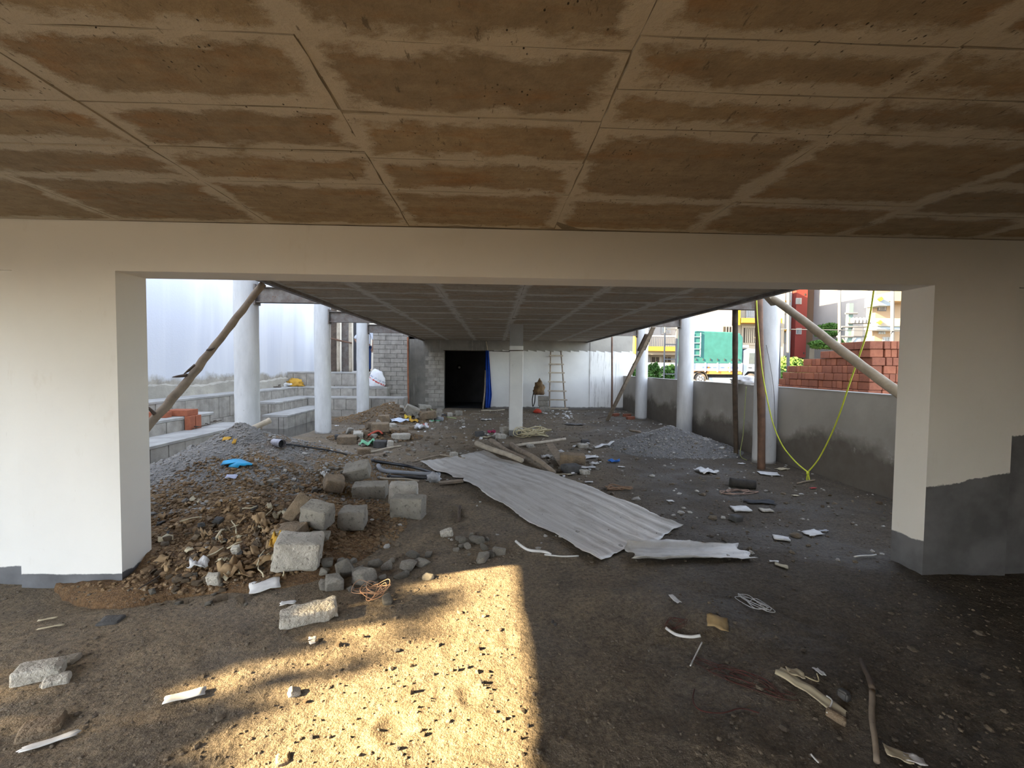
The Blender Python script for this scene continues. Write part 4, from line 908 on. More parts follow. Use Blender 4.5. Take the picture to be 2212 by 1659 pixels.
def grit(name, n, mat, label, seed, fn, size):
    rg = np.random.default_rng(seed); XY = fn(rg, n); x, y = XY.T
    bad = ((y > 3.3) & (y < 3.68) & ((x < -2.64) | (x > 3.3))) | (x > 4.9) | (x < -4.95) | (y > 17)
    for cx in (-4.02, 4.65):
        for cy in (7.58, 10.86, 14.13): bad |= np.hypot(x-cx, y-cy) < .21
    XY = XY[~bad]; Z = top_h(XY[:, 0], XY[:, 1])
    ph = (1+5**.5)/2
    I = np.array([(-1, ph, 0), (1, ph, 0), (-1, -ph, 0), (1, -ph, 0), (0, -1, ph), (0, 1, ph), (0, -1, -ph), (0, 1, -ph), (ph, 0, -1), (ph, 0, 1), (-ph, 0, -1), (-ph, 0, 1)])/1.9
    T = np.array([(0, 11, 5), (0, 5, 1), (0, 1, 7), (0, 7, 10), (0, 10, 11), (1, 5, 9), (5, 11, 4), (11, 10, 2), (10, 7, 6), (7, 1, 8), (3, 9, 4), (3, 4, 2), (3, 2, 6), (3, 6, 8), (3, 8, 9), (4, 9, 5), (2, 4, 11), (6, 2, 10), (8, 6, 7), (9, 8, 1)])
    n = len(XY); s = size*np.exp(rg.normal(0, .45, n)); S = np.stack([s*rg.uniform(.7, 1.2, n), s*rg.uniform(.7, 1.2, n), s*rg.uniform(.4, .8, n)], 1)
    J = I[None]*(1+rg.uniform(-.25, .25, (n, 12, 1))); J = J*S[:, None]; a = rg.uniform(0, 6.3, n); ca, sa = np.cos(a)[:, None], np.sin(a)[:, None]
    V = np.stack([J[..., 0]*ca-J[..., 1]*sa+XY[:, :1], J[..., 0]*sa+J[..., 1]*ca+XY[:, 1:], J[..., 2]+(Z+s*.15)[:, None]], -1)
    Fq = (T[None]+12*np.arange(n)[:, None, None]).reshape(-1, 3)
    o = fast_mesh(name, V.reshape(-1, 3), Fq, mat, False); return tag(o, label, 'gravel', kind='stuff')
def near_floor(rg, n):
    u = rg.uniform(-1, 1, n); y = 1.2+6.5*rg.uniform(0, 1, n)**1.5; return np.stack([u*(1.1*y+.4)+.2, y], 1)
def hall_floor(rg, n): return np.stack([rg.uniform(-4., 4.9, n), rg.uniform(3.6, 16.5, n)], 1)
def around(k):
    cx, cy, hh, rx, ry, s = MOUNDS[k]
    def f(rg, n):
        r = rg.uniform(0, 1.05, n)**.6; a = rg.uniform(0, 6.3, n); return np.stack([cx+r*rx*np.cos(a), cy+r*ry*np.sin(a)], 1)
    return f
M_GRIT = pm('earth_grit', (.17, .135, .095), (.11, .09, .07), 3, .95, 0, world=True, c3=(.22, .195, .16), t3=.62)
M_GRITG = pm('grey_grit', (.30, .285, .26), (.20, .19, .175), 3, .95, 0, world=True, c3=(.38, .36, .33), t3=.6)
M_GRITB = pm('brown_grit', (.24, .155, .08), (.15, .10, .058), 3, .95, 0, world=True, c3=(.36, .31, .24), t3=.62)
grit('floor_grit', 9000, M_GRIT, 'loose earth crumbs strewn over the near floor', 1, near_floor, .006)
grit('floor_grit', 3500, M_GRIT, 'loose crumbs and chips strewn over the hall floor', 2, hall_floor, .013)
grit('floor_chips', 900, pm('pale_chips', (.45, .43, .39), (.30, .28, .25), 2, .9, 0, world=True), 'pale plaster chips strewn over the hall floor', 12, hall_floor, .017)
grit('sand_gravel', 11000, M_GRITG, 'gravel mixed into the tall sand heap', 3, around('sand'), .010)
grit('soil_clods', 11000, M_GRITB, 'small clods and crumbs covering the brown soil heap', 4, around('soil'), .011)
grit('dirt_clods', 1500, M_GRITB, 'crumbs on the far dirt heap', 5, around('dirt'), .02)
grit('heap_clods', 900, M_GRITB, 'crumbs on the low rubble heap', 6, around('heap'), .02)
grit('sand_gravel', 1800, M_GRITG, 'gravel on the grey sand heap by the parapet', 7, around('grey'), .013)
# ------------------------------------------------------------------ sticks, pipes, ropes and scraps
def P2(u, v, dz=.02): c = G(u, v); return Vector((c.x, c.y, c.z+dz))
pole('driftwood_log', P2(1030, 968, .09), P2(1127, 1004, .07), .055, .04, M_WOODP, 'pale smooth log leftmost on the upper edge of the zinc sheet', 'log', 'logs beside the zinc sheet', .008, 1)
pole('driftwood_log', P2(1060, 962, .10), P2(1132, 1000, .08), .05, .018, M_WOOD, 'middle tapering log on the upper edge of the zinc sheet', 'log', 'logs beside the zinc sheet', .01, 2)
pole('driftwood_log', P2(1104, 966, .06), P2(1196, 1028, .05), .05, .035, M_WOOD, 'longest twisted log lying along the zinc sheet edge', 'log', 'logs beside the zinc sheet', .014, 3)
board('wood_board', P2(1186, 976, .16), P2(1220, 1012, .03), .13, .03, M_WOOD, 'short splintered board propped on the big brown boulder', 'board', roll=.3)
pole('wooden_pole', P2(1113, 966, .03), P2(1221, 951, .03), .032, .03, M_WOODP, 'straight pale pole lying right of the square pillar', 'pole', None, .004, 4)
M_ROPE = pm('straw_rope', (.62, .55, .36), (.50, .43, .27), 9, .9, .3, 60, .002)
tangle('rope_bundle', G(1150, 944), .45, .34, .2, 60, .012, M_ROPE, 'loose bundle of straw coloured rope beside the square pillar', 'rope', 3)
tangle('rope_coil', G(1335, 1057), .22, .14, .03, 26, .008, pm('brown_rope', (.30, .19, .12), (.22, .14, .09), 9), 'small brown coil of rope on the floor right of the zinc sheet', 'rope', 4)
pole('charred_log', P2(1576, 1050, .05), P2(1632, 1056, .05), .065, .06, pm('charred', (.03, .028, .025), (.05, .045, .04), 12, .95, .8, 40, .01), 'short black log lying before the right hand poles', 'log', None, .01, 5, 8)
tangle('wire_coil', G(1600, 1066), .30, .14, .02, 22, .006, pm('copper_wire', (.36, .25, .19), (.28, .19, .15), 9), 'flattened coil of pinkish wire around the black log', 'wire', 6)
M_BLKP = pm('black_plastic', (.025, .026, .03), (.04, .042, .046), 6, .35, .05, spec=.5)
string('plastic_hose', [P2(803, 1002, .05), P2(840, 1008, .05), P2(890, 1016, .05), P2(945, 1030, .04)], .022, M_BLKP, 'longest black hose reaching towards the zinc sheet', 'hose', 'hoses left of the zinc sheet', sides=8)
string('plastic_hose', [P2(817, 1010, .03), P2(826, 1021, .03), P2(860, 1026, .04), P2(905, 1029, .04), P2(950, 1031, .04)], .03, M_PVC, 'bent pale grey hose beneath the black hoses', 'hose', 'hoses left of the zinc sheet', sides=8)
string('plastic_hose', [P2(838, 1033, .03), P2(880, 1035, .03), P2(950, 1038, .03)], .02, M_BLKP, 'lower straight black hose left of the zinc sheet', 'hose', 'hoses left of the zinc sheet', sides=8)
pole('wooden_stick', P2(820, 1036), P2(905, 1042), .015, .012, M_WOODP, 'pale stick lying below the black hoses', 'stick', None, .02, 6)
board('wood_board', P2(948, 1047, .02), P2(1000, 1043, .03), .1, .03, M_WOOD, 'short board under the torn edge of the zinc sheet', 'board')
blob('plastic_bag', G(937, 1040), (.09, .08, .08), 11, pm('clear_plastic', (.50, .50, .50), (.36, .36, .36), 8, .35, .3, 20, .01, spec=.5), 'crumpled grey plastic bag beside the hoses', 'plastic bag', .6)
for (u0, v0, u1, v1, r, mt, lb) in ((801, 979, 866, 965, .02, M_WOODP, 'pale stick in front of the low rubble heap, upper one'), (784, 990, 832, 981, .02, M_WOOD, 'grey stick in front of the low rubble heap, lower one'), (890, 1000, 950, 985, .013, M_WOOD, 'thin crooked twig behind the zinc sheet, left one'), (950, 985, 1004, 992, .012, M_WOODP, 'thin curved twig behind the zinc sheet, right one'),
        (993, 1098, 992, 1130, .018, M_WOODD, 'short dark stick standing out on the floor left of the zinc sheet'), (640, 914, 682, 897, .022, M_WOODR, 'reddish plank lying at the edge of the puddle'), (1300, 912, 1272, 912, .014, M_WOOD, 'thin stick on the floor before the leaning plank'),
        (1040, 888, 1090, 886, .03, M_WOODP, 'pale stick on the ground below the blue curtain'), (728, 897, 752, 891, .02, M_PVC, 'grey rod on the ground left of the far dirt heap'), (1275, 954, 1232, 958, .01, M_WOODD, 'thin dark rod on the floor before the grey sand heap'), (1383, 935, 1360, 931, .03, M_WOOD, 'short log lying behind the grey sand heap'),
        (1845, 1208, 1893, 1203, .007, M_WHITE, 'thin white rod on the floor left of the right pier'), (1760, 1040, 1722, 1047, .012, M_WOOD, 'short stick below the hanging cable'), (300, 1278, 345, 1250, .006, M_WOODD, 'thin dark twig at the foot of the left pier'), (1292, 905, 1315, 900, .012, M_WOODD, 'thin stick beside the foot of the leaning plank')):
    pole('wooden_stick', P2(u0, v0), P2(u1, v1), r, r*.8, mt, lb, 'stick', None, .02, int(u0), 8, 7)
pole('wooden_stick', atY(540, 928, 6.3), atY(583, 908, 6.5), .035, .04, M_WOODP, 'pale round stick poking out behind the sand heap top', 'stick', None, .005, 12)
pole('broken_branch', P2(1860, 1437, .03), P2(1884, 1500, .03), .012, .014, M_WOODD, 'dark broken end of branch at the lower right', 'branch', None, .02, 13)
pole('broken_branch', P2(1884, 1502, .02), P2(1893, 1656, .02), .013, .011, M_WOOD, 'long greyish branch running to the lower right picture edge', 'branch', None, .02, 14)
string('cable', [P2(605, 962), P2(640, 965), P2(700, 974), P2(750, 985)], .012, M_BLKP, 'black cable lying right of the sand heap', 'cable')
string('lime_cord', [P2(905, 876, .05), P2(928, 886, .05), P2(960, 900, .02), P2(985, 905, .02)], .012, pm('lime_cord', (.45, .55, .25), (.38, .48, .2), 9), 'pale green cord crossing the far rubble', 'cord')
string('red_twine', [P2(795, 951, .1), P2(806, 945, .1), P2(818, 943, .12), P2(826, 947, .1)], .02, pm('red_cord', (.50, .10, .06), (.40, .08, .05), 9), 'red cord lying across the low rubble heap', 'cord')
string('pvc_strip', [P2(1114, 1181, .05), P2(1140, 1195, .03), P2(1175, 1199, .03), P2(1190, 1203, .02)], .012, M_WHITE, 'curved pale strip lying left of the large zinc sheet corner', 'strip')
string('pvc_strip', [P2(1176, 1203, .02), P2(1215, 1207, .02), P2(1250, 1206, .02)], .007, M_WHITE, 'thin pale strip continuing towards the large zinc sheet corner', 'strip')
string('pvc_strip', [P2(1438, 1367, .03), P2(1460, 1378, .02), P2(1490, 1383, .02), P2(1513, 1384, .03)], .009, M_WHITE, 'curved pale strip in front of the mud hump', 'strip')
string('white_wire', [P2(1516, 1399, .03), P2(1504, 1420, .02), P2(1491, 1446, .02)], .004, M_WHITE, 'short white wire below the curved pale strip', 'wire')
string('white_wire', [P2(1785, 1512, .02), P2(1797, 1522, .02), P2(1793, 1536, .02), P2(1786, 1550, .02)], .0035, M_WHITE, 'white wire below the torn cardboard strip', 'wire')
string('white_wire', [P2(1752, 1640, .02), P2(1760, 1650, .02), P2(1768, 1658, .02)], .0035, M_WHITE, 'white wire at the bottom edge of the floor', 'wire')
string('white_wire', [P2(1740, 1470, .02), P2(1755, 1482, .03), P2(1768, 1484, .03), P2(1764, 1468, .03)], .003, M_ROPE, 'pale cord looped beside the torn cardboard strip', 'wire')
tangle('string_bundle', G(1630, 1308), .10, .19, .02, 30, .0024, M_WHITE, 'tangled white string on the floor at the right', 'string', 9, .35, loops=1.5)
M_REDW = pm('red_fibre', (.10, .035, .028), (.075, .03, .025), 9)
tangle('wire_tangle', G(803, 1292), .15, .15, .09, 36, .0024, pm('orange_fibre', (.42, .22, .12), (.55, .35, .22), 9), 'tangle of orange wire roots beside the sun patch', 'wire tangle', 10, loops=1.6)
tangle('fibre_tangle', G(1600, 1462), .08, .26, .015, 30, .0016, M_REDW, 'dark red fibres trodden into the mud at the right', 'fibre tangle', 11, .75, loops=1.5)
tangle('fibre_tangle', G(1455, 1352), .09, .07, .03, 26, .0016, M_REDW, 'small tuft of red fibres beside the curved pale strip', 'fibre tangle', 12)
string('red_thread', [P2(1500, 1493, .01), P2(1497, 1520, .01), P2(1515, 1540, .01), P2(1560, 1545, .01), P2(1600, 1535, .01), P2(1640, 1545, .01)], .0028, M_REDW, 'red thread curving over the mud in the foreground', 'thread')
M_CARD = pm('cardboard', (.42, .30, .15), (.34, .24, .12), 8, .9, .2, 40, .003)
M_CARDP = pm('pale_card', (.55, .48, .33), (.46, .40, .28), 8, .9, .2, 40, .003)
M_CYAN = pm('cyan_plastic', (.015, .36, .66), (.02, .30, .55), 7, .5, .1, 20, .004, spec=.4)
M_HUSK = pm('dry_husk', (.38, .26, .14), (.26, .17, .09), 8, .9, .5, 30, .006, c3=(.15, .10, .06))
M_BLK = pm('black_cloth', (.02, .02, .022), (.035, .035, .038), 8, .8)
for i, (u, v, w, d, rz, mt, lb, ct, am) in enumerate((
    (572, 1270, 58, .13, .5, M_WHITE, 'white paper sheet smeared with mud before the soil heap', 'paper', .012), (622, 1306, 30, .05, .3, M_WHITE, 'small white flat scrap left of the long slab fragment', 'scrap', .004),
    (400, 1508, 74, .055, .42, M_WHITE, 'pale flat flake on the bare floor at the left', 'flake', .004), (108, 1608, 92, .035, .55, M_WHITE, 'pale thin strip at the lower left corner', 'strip', .003), (110, 1358, 42, .02, .5, M_CARDP, 'tan splinter on the floor in front of the left pier', 'splinter', .003), (103, 1341, 30, .02, .5, M_CARDP, 'shorter tan splinter behind the other one', 'splinter', .003),
    (675, 1383, 15, .03, .3, M_WHITE, 'tiny white chip below the long slab fragment', 'scrap', .003), (676, 1391, 15, .03, .7, M_WHITE, 'tiny pale flake below the tiny white chip', 'scrap', .003),
    (1550, 1346, 44, .09, -.4, M_CARD, 'torn piece of brown cardboard on the mud hump', 'cardboard', .012), (1748, 1495, 30, .30, .52, M_CARDP, 'long torn cardboard strip at the lower right', 'cardboard', .010), (1718, 1461, 34, .05, -.3, M_CARDP, 'small folded card beside the long torn strip', 'cardboard', .012), (1769, 1455, 13, .07, -.1, M_WHITE, 'small speckled tag above the torn cardboard strip', 'tag', .003),
    (1458, 1299, 10, .13, .05, M_WHITE, 'upright white sliver standing behind the mud hump', 'sliver', .003), (1688, 1226, 26, .06, -.5, M_CARDP, 'tan flake on the floor left of the right pier', 'flake', .004), (1672, 1215, 18, .03, -.5, M_WHITE, 'thin white flake beside the tan flake', 'flake', .003),
    (1600, 1102, 36, .17, -.15, M_WHITE, 'square white tile lying before the black log', 'tile', .002), (1655, 1105, 26, .10, -.1, M_RUB, 'small grey tile right of the square white tile', 'tile', .002), (1688, 1166, 32, .10, -.4, M_WHITE, 'white tile shard on the floor, left of the trowel shaped scrap', 'tile', .002), (1755, 1153, 38, .11, .15, M_WHITE, 'white trowel shaped scrap on the floor', 'scrap', .003), (1779, 1149, 20, .03, .1, M_PVC, 'grey handle like strip beside the trowel shaped scrap', 'strip', .003),
    (1448, 1084, 14, .06, .1, M_WHITE, 'small white flake right of the brown rope coil', 'flake', .003), (1640, 1086, 60, .16, -.2, M_BLK, 'flat black rag behind the square white tile', 'rag', .01), (1718, 1072, 14, .05, .1, M_CARDP, 'small tan chip below the hanging cable', 'chip', .003), (1756, 1056, 13, .04, .1, pm('red_paper', (.5, .08, .08), (.45, .07, .07), 5), 'tiny red wrapper under the cable knot', 'wrapper', .004),
    (1660, 1025, 40, .2, -.3, M_WHITE, 'white paper scraps at the foot of the reddish brown pole', 'paper', .012), (1690, 1015, 30, .12, .4, M_CARDP, 'pale paper beside the nearest right column foot', 'paper', .01), (1602, 1003, 14, .08, .2, M_WHITE, 'small white scrap under the green string', 'scrap', .008), (1525, 1020, 36, .3, .1, M_WHITE, 'crumpled white paper before the grey sand heap', 'paper', .04),
    (1270, 990, 42, .2, .5, M_WHITE, 'white plastic strip right of the big brown boulder', 'plastic strip', .03), (1305, 965, 60, .12, .62, M_WHITE, 'long white torn plastic strip before the grey sand heap', 'plastic strip', .04), (1285, 1003, 16, .12, .1, M_WHITE, 'white plastic cup shard beside the strips', 'shard', .02), (1270, 1012, 36, .1, -.1, M_WHITE, 'flat white shreds in front of the big boulder', 'shreds', .02), (1326, 999, 24, .14, -.3, pm('blue_plastic', (.05, .20, .62), (.04, .15, .5), 7, .5), 'crumpled bright blue plastic right of the white shreds', 'plastic', .04), (1342, 1010, 14, .06, -.6, M_WHITE, 'small white chip beside the blue plastic', 'chip', .006), (1182, 990, 26, .16, .1, M_WHITE, 'crumpled white rag between the logs and the boulder', 'rag', .05), (1272, 1043, 18, .06, -.1, M_WHITE, 'white flake alone between boulder and rope coil', 'flake', .004), (1215, 1027, 40, .1, .1, M_CARDP, 'pale scraps beside the dark rounded stone', 'scrap', .01),
    (1062, 937, 16, .12, .2, pm('pink_cloth', (.60, .07, .17), (.48, .06, .14), 7), 'bright pink rag left of the square pillar', 'rag', .07), (1134, 932, 14, .14, .1, M_WHITE, 'white scrap behind the square pillar foot', 'scrap', .05), (1050, 946, 22, .14, .3, M_CARDP, 'pale card left of the pink rag', 'card', .02), (1240, 918, 40, .3, .1, M_GREY, 'pale spilled powder on the hall floor', 'powder', .02), (1120, 925, 20, .1, .1, M_WOOD, 'flat chip behind the square pillar', 'chip', .01), (1050, 908, 22, .2, .1, M_WHITE, 'flattened pale wrapper on the far floor', 'wrapper', .03), (1028, 894, 20, .14, 0., M_WOODP, 'pale flat board on the floor before the doorway', 'board', .005),
    (797, 962, 34, .3, -.3, pm('green_plastic', (.20, .48, .28), (.15, .38, .22), 7, .6), 'pale green plastic rag on the low rubble heap', 'rag', .10), (865, 910, 38, .22, .1, pm('blue_white_plastic', (.60, .66, .74), (.50, .56, .66), 5), 'white and blue plastic sheet behind the rubble heap', 'plastic', .05), (881, 904, 14, .12, .1, pm('yellow_plastic', (.72, .50, .06), (.62, .42, .05), 7), 'small yellow plastic piece behind the rubble heap', 'plastic', .08), (893, 911, 20, .14, .2, M_MUS, 'mustard rag right of the blue and white plastic', 'rag', .05), (826, 919, 28, .14, .1, M_MUS, 'yellow strip lying below the round brown boulder', 'strip', .05), (865, 950, 22, .08, 0., M_WHITE, 'white flat scrap under the flat pale concrete block', 'scrap', .01), (940, 911, 20, .1, .1, pm('green_scrap', (.2, .5, .3), (.15, .4, .25), 7), 'green scrap before the speckled brown block', 'scrap', .03), (727, 921, 8, .1, .1, M_WHITE, 'lone white scrap on the grey floor left of the heap', 'scrap', .01),
    (430, 1226, 34, .12, .4, M_WHITE, 'white and grey torn wrapper on the soil heap', 'wrapper', .05), (500, 1240, 40, .18, .8, M_HUSK, 'large tan crumpled paper at the front of the soil heap', 'paper', .07), (527, 1246, 44, .06, -.1, M_HUSK, 'tan torn strip right of the large crumpled paper', 'strip', .03), (595, 1178, 20, .12, .3, M_MUS, 'orange scrap behind the biggest pale block', 'scrap', .06), (565, 1135, 22, .2, .9, M_HUSK, 'tall tan husk standing on the soil heap', 'husk', .08), (560, 1225, 60, .05, .8, M_HUSK, 'curled pale strip left of the biggest pale block', 'strip', .05), (500, 1032, 22, .06, .1, pm('lilac_paper', (.45, .48, .62), (.4, .42, .55), 6), 'small bluish paper on the front of the sand heap', 'paper', .01), (490, 950, 16, .05, .1, M_MUS, 'yellow leaf on the upper sand heap', 'leaf', .01), (506, 957, 7, .06, .1, M_MUS, 'small yellow husk on the upper sand heap', 'husk', .02), (1940, 1638, 50, .06, -.5, M_CARDP, 'pale wood flakes at the bottom right corner', 'flake', .008), (1975, 1648, 40, .05, -.5, M_WHITE, 'whitish flake at the bottom right corner', 'flake', .008), (700, 1030, 14, .08, 1.2, M_WHITE, 'crumpled white paper on the ochre slope', 'paper', .05), (910, 928, 30, .22, .2, M_SACK.m, 'white and red plastic bag right of the low rubble heap', 'plastic bag', .14), (1410, 1195, 10, .02, 0, M_WHITE, 'tiny pale chip under the small zinc strip', 'chip', .002))):
    c = G(u, v); scrap('tile' if ct == 'tile' else ct.replace(' ', '_'), c, px(c, w), d, rz, mt, lb, ct, None, am, i, thick=.012 if ct == 'tile' else .003, lift=.012 if ct != 'tile' else .015, cut=.03 if ct in ('tile', 'paper', 'cardboard', 'flake', 'sliver', 'splinter') else .1)
# cyan sheet with a stepped outline on the sand heap
oc = [(475, 1011), (483, 1001), (505, 997), (520, 997), (545, 1007), (545, 1010), (533, 1010), (529, 1012), (518, 1011), (514, 1016), (494, 1014), (496, 1008), (486, 1008)]
pp = [G(u, v) for u, v in oc]; cc = sum(pp, Vector())/len(pp)
top = [(p.x, p.y, p.z+.03) for p in pp]+[(cc.x, cc.y, cc.z+.05)]
n = len(oc); o = MB().add(top, [(i, (i+1) % n, n) for i in range(n)]).build('plastic_sheet', M_CYAN, None, cc, True); solid(o, .004); tag(o, 'bright cyan plastic sheet with stepped edges on the sand heap', 'plastic sheet')
c = G(600, 966); M_TIN = pm('worn_tin', (.42, .42, .46), (.26, .26, .30), 14, .4, .1, 30, .002, metal=.4)
cn = empty('tin_can', c+Vector((0, 0, .05))); tag(cn, 'open worn tin can lying on the sand heap', 'tin can')
a_, b_ = c+Vector((-.075, .05, .05)), c+Vector((.07, -.03, .05)); d_ = (b_-a_).normalized()
MB().tube([a_, b_], [.052, .052], 20, cap=False).build('wall', M_TIN, cn, smooth=True)
MB().tube([a_, a_+d_*.004], [.052, .052], 20).build('base', M_TIN, cn); MB().tube([b_-d_*.05, b_-d_*.046], [.05, .05], 20).build('inside', M_BLK, cn)
MB().tube([b_-d_*.006, b_+d_*.004], [.0555, .0555], 20, cap=False).build('rim', M_TIN, cn)
c = G(948, 910); o = MB().tube([c+Vector((-.15, .05, .07)), c+Vector((.12, -.02, .07))], .06, 14).build('pipe_offcut', M_PVC, None, c, True); tag(o, 'short grey pipe offcut right of the speckled brown block', 'pipe')
rnd = random.Random(5)
for i in range(70):
    s, t = rnd.random(), rnd.random(); u = 345+s*330; v = 1085+t*170-s*20; c = G(u, v)
    scrap('husk', c, rnd.uniform(.03, .11), rnd.uniform(.02, .06), rnd.uniform(0, 3), rnd.choice((M_HUSK, M_HUSK, M_RUBB, M_CARDP)), 'dry brown husk or paper scrap strewn on the soil heap', 'husk', 'husks on the soil heap', rnd.uniform(.015, .05), 200+i, 4, .01, rnd.uniform(-.8, .8))
for i in range(14):
    s, t = rnd.random(), rnd.random(); u = 400+s*250; v = 1100+t*150; c = G(u, v); a = rnd.uniform(0, 3); L = rnd.uniform(.05, .13)
    d = Vector((math.cos(a), math.sin(a), rnd.uniform(-.1, .3)))*L
    pole('straw', c-d+Vector((0, 0, .03)), c+d+Vector((0, 0, .04)), .006, .004, M_CARDP, 'pale dry straw lying on the soil heap', 'straw', 'straws on the soil heap', .06, i, 6, 5)
# ------------------------------------------------------------------ foliage
M_STREET = ground_mat('street_earth', (.26, .23, .185), (.20, .18, .15), (.16, .15, .125), .9, 1, .5)
def leaves(n, box, size, seed, fn=None):
    """vertices and quads of n small leaf blades scattered in a box (or by fn)"""
    rg = np.random.default_rng(seed)
    if fn is None: C = rg.uniform(np.array(box[0]), np.array(box[1]), (n, 3))
    else: C = fn(rg, n)
    a = rg.normal(size=(len(C), 3)); a /= np.linalg.norm(a, axis=1)[:, None]
    b = np.cross(a, rg.normal(size=(len(C), 3))); b /= np.linalg.norm(b, axis=1)[:, None]
    s = size*rg.uniform(.6, 1.3, (len(C), 1)); a = a*s; b = b*s*.55
    V = np.stack([C-a, C+b, C+a, C-b], 1).reshape(-1, 3)
    return V, np.arange(len(V)).reshape(-1, 4)
M_LEAF = pm('green_leaves', (.06, .13, .025), (.03, .08, .014), 1.5, .7, 0, world=True)
M_LEAFB = pm('bright_leaves', (.085, .15, .03), (.055, .11, .02), 1.5, .7, 0, world=True)
M_BARK = pm('bark', (.12, .09, .06), (.08, .06, .045), 9, .9, .5, 30)
def tree(name, c, rad, h0, h1, n, size, mat, label, cat, seed=0, trunk=True, group=None, lm=.10):
    root = empty(name, c); tag(root, label, cat, group); cx, cy, cz = c
    def fn(rg, n):
        d = rg.normal(size=(n, 3)); d /= np.linalg.norm(d, axis=1)[:, None]; d = np.sign(d)*np.abs(d)**.7; r = rg.uniform(.35, 1, (n, 1))**.5
        lump = 1+lm*(np.sin(d[:, :1]*5+seed)+.8*np.sin(d[:, 1:2]*6+seed*2)+.6*np.sin(d[:, 2:]*7))
        return np.array([0, 0, (h0+h1)/2])+d*r*lump*np.array([rad[0], rad[1], (h1-h0)/2])
    V, Fq = leaves(n, None, size, seed, fn)
    o = fast_mesh('crown', V, Fq, mat, False); o.parent = root
    if trunk: MB().tube([(cx, cy, cz-.2), (cx+.05, cy, cz+h0*.6), (cx, cy, cz+(h0+h1)/2)], [.12, .09, .05], 8).build('trunk', M_BARK, root)
    return root
# the row of trees on the open left side whose tops let the low sun over them
for i, y in enumerate((-5.2, -2.9, -.7, 1.6)):
    tree('roadside_tree', (-13.2, y, 0), (1.5, 2.0, 1), -.4, 5.72+.08*math.sin(i*2.1), 7500, .17, M_LEAF, ('bushy tree outside the open left side, nearest the rear', 'second bushy tree outside the open left side', 'third bushy tree outside the open left side', 'bushy tree outside the open left side, nearest the hall')[i], 'tree', i+1, True, 'trees outside the left opening', .07)
tag(MB().span((-60, -60, -.5), (-4.6, 1.75, -.06)).span((-60, -60, -.5), (60, -1.7, -.06)).span((-7.4, 1.7, -.5), (-4.6, 3.5, -.06)).build('ground_outside', M_STREET), kind='structure')
# ------------------------------------------------------------------ unseen upper block added to cut the hall's sky light, and street level outside
M_UP = pm('sky_blocker_wall', (.42, .40, .37), (.36, .345, .32), 1, .9, .1, 20, .01, True)
tag(MB().span((-2.66, 3.62, 2.945), (3.55, 17.3, 4.4)).span((-4.6, -1.85, 2.945), (5.7, 3.62, 4.4)).build('wall_sky_blocker', M_UP), kind='structure')
GZ = .80
tag(MB().span((5.08, -4, -.5), (120, 140, GZ)).span((-60, 20.8, -.5), (5.1, 140, GZ)).build('ground_street', M_STREET), kind='structure')
# ------------------------------------------------------------------ brick stack behind the parapet
M_SB1 = pm('soil_brick', (.36, .135, .075), (.28, .10, .058), 11, .9, .6, 70, .006, c3=(.20, .07, .045), t3=.6); M_SB2 = pm('soil_brick_dark', (.29, .11, .065), (.23, .085, .052), 11, .9, .6, 70, .006, c3=(.17, .06, .04), t3=.58)
bs = empty('brick_stack', (6.0, 7.4, GZ)); tag(bs, 'stepped stack of red soil bricks behind the parapet wall', 'brick stack')
rnd = random.Random(21); yend = [7.12, 7.50, 7.96, 8.33, 8.48, 8.56, 8.84, 9.0, 9.1, 9.1]; Y0 = 6.44; hb_ = .121; ztop = 2.03
bmeshes = {}
def brick_obj(sx, sy, sz, c, mat):
    k = (round(sx, 2), round(sy, 2), mat.name)
    if k not in bmeshes:
        o = MB().box((0, 0, 0), (sx, sy, sz)).build('brick', mat); bevel(o, .006, 1); bmeshes[k] = o
        o.parent = bs; o.location = Vector(c)-bs.location; return o
    return copy(bmeshes[k], bs, Vector(c)-bs.location)
for i, ye in enumerate(yend):
    zc = ztop-hb_*(i+.5); off = rnd.uniform(-.02, .02)+(.03 if i in (1, 2) else 0)
    y = Y0-(.015 if i > 3 else 0)+.01*(i % 2)
    while y < ye-.05:
        w = rnd.choice((.10, .12, .2, .22)) if i > 1 else rnd.choice((.22, .3))
        w = min(w, ye-y)
        brick_obj(.2, round(w-.008, 2), hb_-.005, (5.5+.1+off+rnd.uniform(-.006, .006), y+w/2, zc), rnd.choice((M_SB1, M_SB2, M_SB2))); y += w
    x = 5.71+off
    while x < 6.75:
        w = rnd.choice((.10, .12, .2)); brick_obj(round(w-.008, 2), .2, hb_-.005, (x+w/2, Y0+.1+.01*(i % 2)+rnd.uniform(-.006, .006), zc), rnd.choice((M_SB1, M_SB2))); x += w
for i, ye in enumerate(yend):
    MB().span((5.69, Y0+.2, ztop-hb_*(i+1)), (6.7, ye-.01, ztop-hb_*i-.006)).build('inner_bricks', M_SB2, bs)
